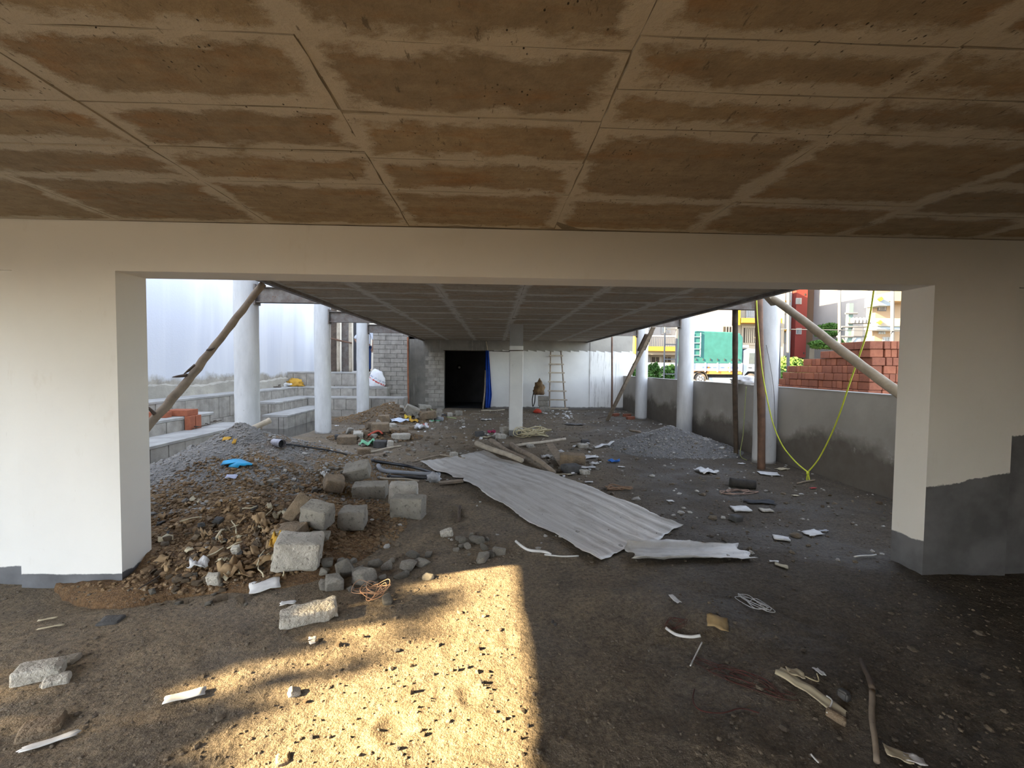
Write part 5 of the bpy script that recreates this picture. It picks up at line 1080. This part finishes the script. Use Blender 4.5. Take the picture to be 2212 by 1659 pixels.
# ------------------------------------------------------------------ truck
ty = 22.0; rx, fx_ = atY(1513, 821, ty).x, atY(1623, 822, ty).x; tr = empty('cargo_truck', ((rx+fx_)/2, ty+.8, GZ)); tag(tr, 'small white cargo truck with a teal tarpaulin parked in the street', 'truck')
M_TARP = pm('teal_tarpaulin', (.022, .105, .10), (.018, .085, .08), 3, .6, .2, 12, .01, True)
M_TW = pm('white_truck_paint', (.25, .29, .36), (.22, .26, .33), 3, .4, 0, spec=.5)
M_TY = pm('tyre', (.05, .047, .043), (.12, .105, .09), 6, .9); M_GLS = pm('dark_glass', (.03, .04, .045), (.05, .06, .06), 3, .08, 0, spec=.6)
M_ORG = pm('orange_band', (.42, .20, .04), (.38, .18, .035), 5, .6, 0); M_CHR = pm('alloy', (.34, .36, .39), (.28, .30, .33), 6, .35, 0, metal=.6)
zt, zb_ = atY(1540, 717, ty).z, atY(1540, 786, ty).z; xa, xb = rx-.55, atY(1605, 750, ty).x
prof = [(xa, zb_), (xb, zb_), (xb, zt-.25), (xb-.15, zt-.05), (xb-.5, zt), (xa+.3, zt+.05), (xa, zt-.08)]
tp = bevel(MB().prism_y(prof, ty, ty+1.6).build('tarpaulin', M_TARP, tr), .05)
for k in range(6):
    x = xa+.35+k*(xb-xa-.5)/5; MB().span((x-.012, ty-.012, zb_), (x+.012, ty+.01, zt-.02)).build('seam', pm('seam%d' % k, (.03, .12, .13), (.025, .1, .11), 5), tp).parent = tr
    bpy.data.objects[bpy.data.objects[-1].name] if False else None
for k in range(7):
    x = xa+.3+k*(xb-xa-.5)/6; MB().span((x-.015, ty-.03, zb_+.16), (x+.015, ty, zb_+.26)).build('strap', M_BLK, tr)
zs_ = atY(1540, 801, ty).z
MB().span((xa, ty-.02, zs_), (xb, ty+1.62, zb_+.02)).build('side_board', M_TW, tr)
for k in range(5): x = xa+.15+k*(xb-xa-.2)/4; MB().span((x-.03, ty-.05, zs_-.06), (x+.03, ty-.02, zb_+.06)).build('stake', M_CHR, tr)
MB().span((xa+.1, ty-.025, zs_+.02), (xb-.05, ty-.02, zs_+.05)).build('red_stripe', pm('reflector_red', (.6, .1, .08), (.7, .65, .6), 30, .5, 0), tr)
M_INK = pm('blue_lettering', (.05, .09, .42), (.06, .11, .45), 5)
rnd = random.Random(2)
for x0, n in ((xa+.62, 9), (rx+.62, 4), (rx+.98, 4), (rx+1.55, 7)):
    for k in range(n):
        x = x0+k*.05; MB().span((x, ty-.026, zs_+.13), (x+.034, ty-.0205, zs_+.185+rnd.uniform(0, .02))).build('letter', M_INK, tr)
MB().span((rx+.3, ty-.026, zs_+.12), (rx+.45, ty-.0205, zs_+.2)).build('sticker', M_ORG, tr); MB().span((rx+1.35, ty-.026, zs_+.12), (rx+1.5, ty-.0205, zs_+.2)).build('sticker', M_ORG, tr)
MB().span((rx+.35, ty+.0, zs_-.16), (xb-.02, ty+1.6, zs_-.02)).build('orange_sill', M_ORG, tr)
MB().span((rx-.5, ty+.35, zs_-.45), (fx_+.2, ty+1.25, zs_-.18)).build('chassis', M_BLK, tr)
MB().span((rx+.45, ty+.05, zs_-.52), (fx_-.5, ty+.1, zs_-.34)).build('side_guard', M_TW, tr)
for xx in (rx, fx_):
    for yy in (ty+.02, ty+1.36):
        zc = GZ+.29; w = MB().tube([(xx, yy, zc), (xx, yy+.22, zc)], .29, 28).build('wheel', M_TY, tr, smooth=False)
        MB().tube([(xx, yy-.012, zc), (xx, yy+.05, zc)], .185, 24).build('hub', M_CHR, w).location = (0, 0, 0)
        w.children[0].data.transform(Matrix.Translation(Vector(tr.location)-Vector((0, 0, 0)))) if False else None
        for k in range(6):
            a = k*math.pi/3; d = Vector((math.cos(a), 0, math.sin(a)))
            MB().tube([Vector((xx, yy-.016, zc))+d*.06, Vector((xx, yy-.016, zc))+d*.16], .022, 6).build('slot', M_BLK, tr)
for o in [q for q in bpy.data.objects if q.name.startswith('hub')]:      # hubs were built relative to the world: bring them to their wheels
    o.data.transform(Matrix.Translation(-Vector(tr.location)))
ah = MB()
for k in range(13):
    a = math.pi*k/12; a2 = math.pi*(k+1)/12
    if k < 12: ah.add([(rx+.36*math.cos(t), y, GZ+.29+.36*math.sin(t)) for t in (a, a2) for y in (ty-.03, ty+.3)], [(0, 1, 3, 2)])
solid(ah.build('mudguard', M_BLK, tr), .02)
zc = GZ+.29; cab = [(xb+.06, GZ+.25), (fx_-.38, GZ+.25), (fx_-.34, GZ+.5), (fx_-.18, GZ+.68), (fx_+.18, GZ+.68), (fx_+.36, GZ+.45), (fx_+.75, GZ+.4), (fx_+.8, GZ+.95), (fx_+.45, GZ+1.75), (xb+.3, GZ+1.82), (xb+.06, GZ+1.7)]
cabo = bevel(MB().prism_y(cab, ty+.02, ty+1.6).build('cab', M_TW, tr), .03)
wx0, wx1 = atY(1618, 770, ty).x, fx_+.42
MB().prism_y([(wx0, GZ+1.05), (wx1+.1, GZ+1.05), (wx1-.08, GZ+1.6), (wx0+.02, GZ+1.6)], ty+.008, ty+.03).build('side_window', M_GLS, tr)
MB().span((wx0-.02, ty+.0, GZ+.85), (wx0+.17, ty+.03, GZ+.89)).build('door_handle', M_BLK, tr)
MB().span((xb-.02, ty+.1, zt-.75), (xb+.35, ty+1.5, zt-.62)).build('roof_fairing', M_CHR, tr)
for q in range(2): MB().span((xa+.05+q*.42, ty-.05, zb_+.35), (xa+.09+q*.42, ty-.02, zt-.05)).build('rail', M_CHR, tr)
for q in range(5): MB().span((xa+.05, ty-.05, zb_+.4+q*.3), (xa+.51, ty-.02, zb_+.43+q*.3)).build('rail', M_CHR, tr)
# ------------------------------------------------------------------ buildings
def bwin(root, u0, v0, u1, v1, y, frame, glass, bars=0, proud=.06):
    a, b = atY(u0, v1, y), atY(u1, v0, y); w = MB().span((a.x, y-proud, a.z), (b.x, y+.05, b.z)).build('window', frame, root)
    t = min(b.x-a.x, b.z-a.z)*.12; p = MB().span((a.x+t, y-proud-.02, a.z+t), (b.x-t, y-proud+.01, b.z-t)).build('pane', glass, root); p.parent = w
    for k in range(bars):
        x = a.x+t+(b.x-a.x-2*t)*(k+1)/(bars+1); g = MB().span((x-t*.25, y-proud-.05, a.z+t), (x+t*.25, y-proud-.02, b.z-t)).build('bar', frame, root); g.parent = w
    return w
def bslab(root, name, u0, v0, u1, v1, y, dep, mat):
    a, b = atY(u0, v1, y), atY(u1, v0, y); return MB().span((a.x, y, a.z), (b.x, y+dep, b.z)).build(name, mat, root)
def bld(name, u, y, label): p = atY(u, 800, y); r = empty(name, (p.x, y, GZ)); return tag(r, label, 'building')
def flat(n, c, k=.30): c = tuple(q*k for q in c); return pm(n, c, tuple(k*.92 for k in c), .6, .85, 0, world=True)
W1, PK, YE, OR, RD, BLU, CR, PE = flat('wall_white', (.75, .74, .73)), flat('wall_pinkish', (.74, .68, .65)), flat('wall_yellow', (.80, .62, .03)), flat('wall_orange', (.80, .45, .08)), flat('wall_red', (.42, .075, .06)), flat('wall_pale_blue', (.52, .64, .72)), flat('wall_cream', (.74, .66, .52)), flat('wall_peach', (.78, .58, .38))
TER = flat('terracotta_roof', (.66, .24, .12)); GLS = pm('window_glass', (.10, .12, .13), (.16, .17, .18), 1, .15, 0, world=True, spec=.5); GRY = flat('steel_grey', (.30, .31, .33)); DK = flat('dark_opening', (.10, .085, .07)); TEALP = flat('teal_post', (.30, .45, .42))
y = 32.
A_ = bld('apartment_house', 1520, y, 'white and yellow apartment house behind the truck')
a0 = atY(1380, 560, y); 
bslab(A_, 'wall', 1483, 520, 1586, 812, y, 8, PK); bslab(A_, 'wall', 1372, 520, 1400, 812, y+.2, 8, W1); bslab(A_, 'wall', 1400, 520, 1484, 812, y+1.2, 8, W1); bslab(A_, 'wall', 1586, 520, 1700, 812, y+.6, 8, CR)
bslab(A_, 'pilaster', 1589, 560, 1603, 702, y-.1, .8, YE); bslab(A_, 'pilaster', 1371, 560, 1379, 764, y-.1, .5, OR)
bslab(A_, 'balcony_slab', 1400, 749, 1486, 758, y-.3, 1.5, OR); bslab(A_, 'beam', 1400, 758, 1486, 766, y+.2, 1, CR); bslab(A_, 'balcony_slab', 1603, 688, 1690, 697, y-.2, 1.2, OR)
for k in range(22): u = 1402+k*3.8; bslab(A_, 'baluster', u, 727, u+1.1, 749, y-.25, .05, GRY)
bslab(A_, 'handrail', 1400, 725, 1486, 727, y-.27, .1, W1)
bwin(A_, 1405, 770, 1425, 784, y+1.2, CR, DK, 1); bwin(A_, 1430, 770, 1450, 784, y+1.2, CR, DK, 1); bwin(A_, 1559, 704, 1588, 722, y, CR, DK, 3); bwin(A_, 1610, 668, 1634, 687, y+.6, W1, GLS, 4); bwin(A_, 1600, 704, 1640, 745, y+.6, CR, DK, 6)
bslab(A_, 'yard_wall', 1366, 784, 1487, 812, y-2.2, .3, BLU); bwin(A_, 1428, 690, 1450, 722, y+1.2, W1, GLS, 5)
for k in range(8): u = 1640+k*6; bslab(A_, 'grille_bar', u, 704, u+1, 745, y+.5, .05, GRY)
y = 40.
B_ = bld('red_apartment_tower', 1730, y, 'tall white apartment block with a dark red tower')
bslab(B_, 'wall', 1640, 420, 1718, 819, y, 9, W1); bslab(B_, 'tower', 1716, 420, 1752, 772, y-.5, 8, RD); bslab(B_, 'tower_base', 1748, 745, 1790, 775, y+.3, 8, CR)
for v in (644, 709): bwin(B_, 1719, v, 1731, v+13, y-.5, W1, GLS, 2)
for v in (655, 718): bwin(B_, 1686, v, 1699, v+24, y, CR, GLS, 1); bslab(B_, 'sunshade', 1684, v-6, 1708, v-3, y-.6, .7, OR)
for (u, v) in ((1738, 634), (1735, 761)): bslab(B_, 'vent_opening', u, v, u+3, v+4, y-.52, .1, DK)
def gable(name, u0, u1, vr, ve, vb, y, label, wall, tri, dep=5.):
    r = bld(name, (u0+u1)/2, y, label); a, b = atY(u0, ve, y), atY(u1, ve, y); zr = atY(u0, vr, y).z; zb2 = atY(u0, vb, y).z; m = (b.x-a.x)*.28
    MB().span((a.x+.3, y+.4, GZ), (b.x-.3, y+dep, a.z)).build('wall', wall, r)
    MB().add([(a.x-.2, y-.2, a.z), (b.x+.2, y-.2, a.z), (b.x-m, y+dep/2, zr), (a.x+m, y+dep/2, zr), (a.x-.2, y+dep+.2, a.z), (b.x+.2, y+dep+.2, a.z)], [(0, 1, 2, 3), (1, 5, 2), (4, 0, 3), (5, 4, 3, 2), (0, 4, 5, 1)]).build('roof', TER, r)
    MB().span((a.x-.25, y-.3, a.z-.15), (b.x+.25, y-.15, a.z)).build('fascia', W1, r)
    c = a.x*.45+b.x*.55; w = (b.x-a.x)*.19; zz = a.z+(zr-a.z)*.75
    MB().prism_y([(c-w, a.z-.02), (c+w, a.z-.02), (c, zz)], y-.45, y+1.5).build('gable', W1, r)
    g = MB().prism_y([(c-w*.7, a.z+.03), (c+w*.7, a.z+.03), (c, zz-(zz-a.z)*.24)], y-.5, y-.4).build('gable_panel', tri, r)
    for k in (-.35, 0, .35): MB().span((c+k*w-.02, y-.53, a.z+.02), (c+k*w+.02, y-.5, a.z+(zz-a.z)*(.7-abs(k)))).build('gable_bar', W1, r)
    return r
h1 = gable('tiled_house', 1754, 1806, 648, 663, 700, 58., 'house with a tall terracotta roof and a blue gable', W1, flat('gable_blue', (.12, .2, .55)), 6)
h2 = gable('tiled_house', 1745, 1800, 678, 692, 745, 50., 'white house with a terracotta roof beside the red tower', W1, GRY)
h3 = gable('tiled_house', 1822, 1882, 679, 694, 745, 50., 'house with a terracotta roof behind the transformer post', PE, GRY)
bwin(h2, 1770, 697, 1786, 712, 50.35, W1, GLS, 2); bwin(h3, 1845, 700, 1858, 716, 50.35, W1, GLS, 2)
tk = atY(1765, 640, 57); r = empty('water_tank', tk); tag(r, 'black rooftop water tank above the tiled roofs', 'water tank')
MB().tube([tk-Vector((0, 0, .45)), tk+Vector((0, 0, .25)), tk+Vector((0, 0, .4))], [.62, .62, .3], 16).build('barrel', GRY, r); bslab(r, 'stand', 1752, 648, 1778, 656, 57.5, 1.5, W1)
bslab(r, 'parapet', 1749, 654, 1786, 664, 57.6, .4, CR)
y = 62.
F_ = bld('white_apartment', 1850, y, 'tall cream apartment block closing the view behind the tiled houses')
bslab(F_, 'wall', 1788, 480, 1900, 850, y, 8, W1); bslab(F_, 'wall', 1840, 480, 1900, 645, y-1, 8, CR)
for (u, v) in ((1800, 690), (1815, 690), (1862, 700), (1880, 700)): bwin(F_, u, v, u+8, v+12, y, W1, GLS, 1)
y = 46.
S_ = bld('sloped_roof_house', 1830, y, 'pale house with a long sloping white roof edge')
a, b_ = atY(1795, 684, y), atY(1870, 655, y); MB().add([(a.x, y, a.z), (b_.x, y, b_.z), (b_.x, y, b_.z-.7), (a.x, y, a.z-.3), (a.x, y+4, a.z), (b_.x, y+4, b_.z), (b_.x, y+4, b_.z-.7), (a.x, y+4, a.z-.3)], [(0, 3, 2, 1), (4, 5, 6, 7), (0, 1, 5, 4), (3, 7, 6, 2), (1, 2, 6, 5), (0, 4, 7, 3)]).build('sloping_roof', W1, S_)
bslab(S_, 'wall', 1852, 662, 1872, 730, y+.5, 4, CR); bslab(S_, 'wall', 1800, 690, 1852, 750, y+2.8, 3, CR); bwin(S_, 1832, 700, 1846, 712, y+2.8, W1, GLS, 2)
y = 34.
R_ = bld('peach_apartment', 1920, y, 'peach apartment house with pale blue balconies at the right')
bslab(R_, 'wall', 1886, 440, 2060, 800, y, 8, PE)
bslab(R_, 'corner_wall', 1868, 440, 1888, 800, y+.6, 6, W1)
bslab(R_, 'balcony', 1898, 640, 1924, 660, y-1.2, 1.3, BLU); bslab(R_, 'balcony', 1924, 632, 1990, 650, y-1.4, 1.4, PE); bslab(R_, 'balcony', 1896, 688, 1960, 704, y-1.3, 1.3, CR); bslab(R_, 'balcony_soffit', 1895, 703, 1960, 712, y-1.2, 1.2, BLU)
for (u, v) in ((1906, 645), (1904, 696)):
    p = atY(u, v, y-1.5); d = .16; MB().prism_y([(p.x-d, p.z), (p.x, p.z-d), (p.x+d, p.z), (p.x, p.z+d)], y-1.44, y-1.2).build('diamond_ornament', OR, R_)
bwin(R_, 1895, 653, 1914, 672, y, GRY, W1, 3); bwin(R_, 1896, 712, 1912, 722, y, W1, GLS, 2); bwin(R_, 1905, 728, 1925, 742, y, W1, GLS, 2)
# ------------------------------------------------------------------ posts, transformer, steel frame, bushes
def post(u, v0, v1, y, r, mat, lb, name='steel_post'):
    a, b = atY(u, v1, y), atY(u, v0, y); a.z = GZ; return pole(name, a, b, r, r, mat, lb, 'post', 'thin posts behind the parapet', .0, int(u), 4, 8)
for u, lb in ((1703, 'thin steel post in front of the red tower, left edge'), (1814, 'thin steel post in front of the tiled houses'), (1928, 'thin steel post at the right edge of the opening')): post(u, 560, 830, 13., .045, GRY, lb)
post(1685, 640, 830, 11., .02, GRY, 'thin dark rod right beside the nearest right column')
string('fence_wire', [atY(1681, 711, 13), atY(1814, 713, 12.95), atY(1928, 715, 12.95), atY(1960, 716, 13)], .012, GRY, 'thin horizontal wire strung between the steel posts', 'wire')
y = 28.; ep = empty('transformer_post', atY(1836, 800, y)); ep.location.z = GZ; tag(ep, 'teal electricity post with cross arms and insulators', 'electricity post')
a, b_ = atY(1836, 656, y), atY(1836, 800, y); MB().span((a.x-.14, y-.12, GZ), (a.x+.14, y+.12, a.z)).build('mast', TEALP, ep)
for (v, u0, u1) in ((706, 1818, 1872), (727, 1808, 1872), (677, 1826, 1852), (698, 1830, 1880)):
    p, q = atY(u0, v, y-.2), atY(u1, v, y-.2); MB().tube([p, q], .06, 6).build('cross_arm', GRY, ep)
for u in (1842, 1850, 1858, 1866, 1874): p = atY(u, 698, y-.25); MB().tube([p, p+Vector((0, 0, .2)), p+Vector((0, 0, .34))], [.1, .14, .06], 8).build('insulator', W1, ep)
bslab(ep, 'transformer_tank', 1844, 708, 1864, 726, y-.3, .6, GRY); bslab(ep, 'board', 1842, 728, 1860, 740, y-.2, .1, BLU)
for (u0, v0, u1, v1) in ((1836, 752, 1820, 730), (1836, 745, 1850, 728)): MB().tube([atY(u0, v0, y-.2), atY(u1, v1, y-.2)], .04, 6).build('brace', GRY, ep)
y = 17.5; sf = empty('ladder_scaffold', atY(1450, 820, y)); sf.location.z = GZ; tag(sf, 'dark steel ladder frame standing left of the middle right column', 'steel frame')
for u0, u1 in ((1434, 1438.5), (1459, 1466)):
    a, b_ = atY(u0, 818, y), atY(u1, 690, y); MB().span((a.x, y, GZ), (b_.x, y+.08, b_.z)).build('upright', GRY, sf)
for v in (711, 744, 776, 808): a, b_ = atY(1437, v+1, y), atY(1461, v-1, y); MB().span((a.x, y+.01, a.z), (b_.x, y+.06, b_.z)).build('rung', GRY, sf)
def bush(u, v0, v1, w, y, n, s, mat, lb, seed, name='shrub', cat='bush', trunk=False):
    a, b_ = atY(u, v1, y), atY(u, v0, y); c = (a.x, y, GZ if v1 > 790 else a.z); return tree(name, c, (w*y/F/2, min(1.5, w*y/F/2), 1), .05, b_.z-c[2], n, s, mat, lb, cat, seed, trunk)
bush(1712, 775, 820, 74, 17., 5000, .08, M_LEAFB, 'bright sunlit bush below the red tower', 3); bush(1690, 790, 828, 30, 15., 900, .09, M_LEAFB, 'small bright bush right of the nearest right column', 4)
bush(1800, 700, 728, 58, 38., 6000, .12, M_LEAF, 'dark tree crown before the tiled houses', 5, 'street_tree', 'tree'); bush(1793, 735, 754, 66, 36., 5000, .12, M_LEAF, 'dark low hedge below the tree crown', 6)
for i, (u, w) in enumerate(((1372, 22), (1412, 24), (1445, 30))): bush(u, 790-4*(i == 1), 822, w, 19.+i*.3, 700, .11, M_LEAF, ('leafy weed clump left of the farthest right column', 'leafy weed clump right of the farthest right column', 'leafy weed clump behind the steel frame')[i], 10+i)
blob('cement_bag', atY(1616, 832, 10.2)-Vector((0, 0, .05)), (.22, .2, .12), 12, M_WHITE, 'white bag resting on the parapet beside the dark pole', 'bag', .4)
bpy.data.objects['cement_bag'].location = (5.02, 8.93, 1.295)
# ------------------------------------------------------------------ person on the landing, mostly behind the far column
def skin_body(name, V, E, R, mat, parent, sub=2, root=0):
    me = bpy.data.meshes.new(name); me.from_pydata([tuple(v) for v in V], E, []); o = bpy.data.objects.new(name, me); COL.objects.link(o); o.parent = parent
    md = o.modifiers.new('skin', 'SKIN'); md.use_smooth_shade = True
    for i, r in enumerate(R):
        s = me.skin_vertices[0].data[i]; s.radius = (r, r) if np.isscalar(r) else r; s.use_root = i == root
    sb = o.modifiers.new('sub', 'SUBSURF'); sb.levels = sb.render_levels = sub; me.materials.append(mat); return o
SKN, HAIR, SHIRT, JEAN = flat('skin', (.26, .15, .10), 1), flat('hair_black', (.015, .013, .012), 1), pm('pale_shirt', (.62, .66, .74), (.55, .57, .62), 30, .9, .1), flat('blue_jeans', (.03, .06, .17), 1)
pc = atY(791, 805, 16.55); pn = empty('person', (pc.x, 16.55, 1.36), 0.); tag(pn, 'person in a pale shirt and blue jeans standing behind the farthest left column', 'person')
V = [(0, 0, .93), (0, 0, 1.1), (0, .01, 1.3), (0, .01, 1.42), (0, -.01, 1.52), (0, -.02, 1.60), (0, -.02, 1.70)]
R = [(.15, .11), (.14, .10), (.17, .11), (.10, .08), .052, (.075, .09), (.06, .075)]
Ed = [(i, i+1) for i in range(6)]
def chain(pts, rs, start):
    p = start
    for q, r in zip(pts, rs): V.append(q); R.append(r); Ed.append((p, len(V)-1)); p = len(V)-1
    return p
hands = []
for s in (-1, 1):
    chain([(s*.10, 0, .88), (s*.11, -.02, .50), (s*.11, .01, .10), (s*.11, -.02, .04), (s*.12, -.16, .03)], [.085, .062, .042, .045, .035], 0)
    if s < 0: w = chain([(-.19, .01, 1.40), (-.42, .06, 1.18), (-.27, -.02, 1.00), (-.22, -.08, .95)], [.058, .044, .030, (.040, .018)], 3); hx_, hy_, hz_ = -.19, -.10, .93
    else: w = chain([(.19, .01, 1.40), (.26, .02, 1.13), (.25, -.08, .90), (.25, -.10, .82)], [.058, .044, .030, (.040, .018)], 3); hx_, hy_, hz_ = .25, -.115, .775
    for k, (dx, L) in enumerate(((-.03, .075), (-.01, .085), (.01, .08), (.03, .065))): chain([(hx_+dx, hy_, hz_), (hx_+dx+(.02 if s < 0 else 0), hy_+.01, hz_-L)], [.0095, .008], w)
    chain([(hx_-s*.045, hy_-.005, hz_+.025), (hx_-s*.05, hy_-.025, hz_-.015)], [.010, .009], w)
skin_body('body', V, Ed, R, SKN, pn)
skin_body('shirt', [(0, 0, .90), (0, 0, 1.1), (0, .01, 1.3), (0, .01, 1.44), (-.20, .01, 1.40), (.20, .01, 1.40), (-.42, .06, 1.19), (.27, .02, 1.14)], [(0, 1), (1, 2), (2, 3), (3, 4), (3, 5), (4, 6), (5, 7)], [(.19, .14), (.17, .13), (.19, .13), (.10, .09), .075, .075, .07, .07], SHIRT, pn)
skin_body('jeans', [(0, 0, .95), (-.10, 0, .86), (.10, 0, .86), (-.11, -.02, .50), (.11, -.02, .50), (-.11, .01, .07), (.11, .01, .07)], [(0, 1), (0, 2), (1, 3), (2, 4), (3, 5), (4, 6)], [(.16, .12), .10, .10, .08, .08, .07, .07], JEAN, pn)
MB().tube([(0, .0, 1.60), (0, .0, 1.68), (0, -.01, 1.755), (0, -.02, 1.785)], [.088, .1, .08, .03], 14).build('hair', HAIR, pn)
bpy.data.objects['hair'].location = (0, 0, 0); bpy.data.objects['hair'].data.transform(Matrix.Translation(Vector(pn.location)))
for s in (-1, 1):
    for nme, q, r, m_ in (('ear', (s*.092, -.02, 1.60), .02, SKN), ('eye', (s*.03, -.108, 1.62), .011, HAIR), ('shoe', (s*.115, -.06, .03), .05, HAIR)):
        o = blob(nme, Vector(pn.location), (r, r*(2.4 if nme == 'shoe' else 1), r), 3, m_, None, None, 0., parent=pn, sub=2); o.location = q
o = blob('nose', Vector(pn.location), (.014, .022, .022), 3, SKN, None, None, 0., parent=pn, sub=2); o.location = (0, -.115, 1.57)
o = blob('mouth', Vector(pn.location), (.024, .008, .007), 3, RD, None, None, 0., parent=pn, sub=2); o.location = (0, -.105, 1.545)
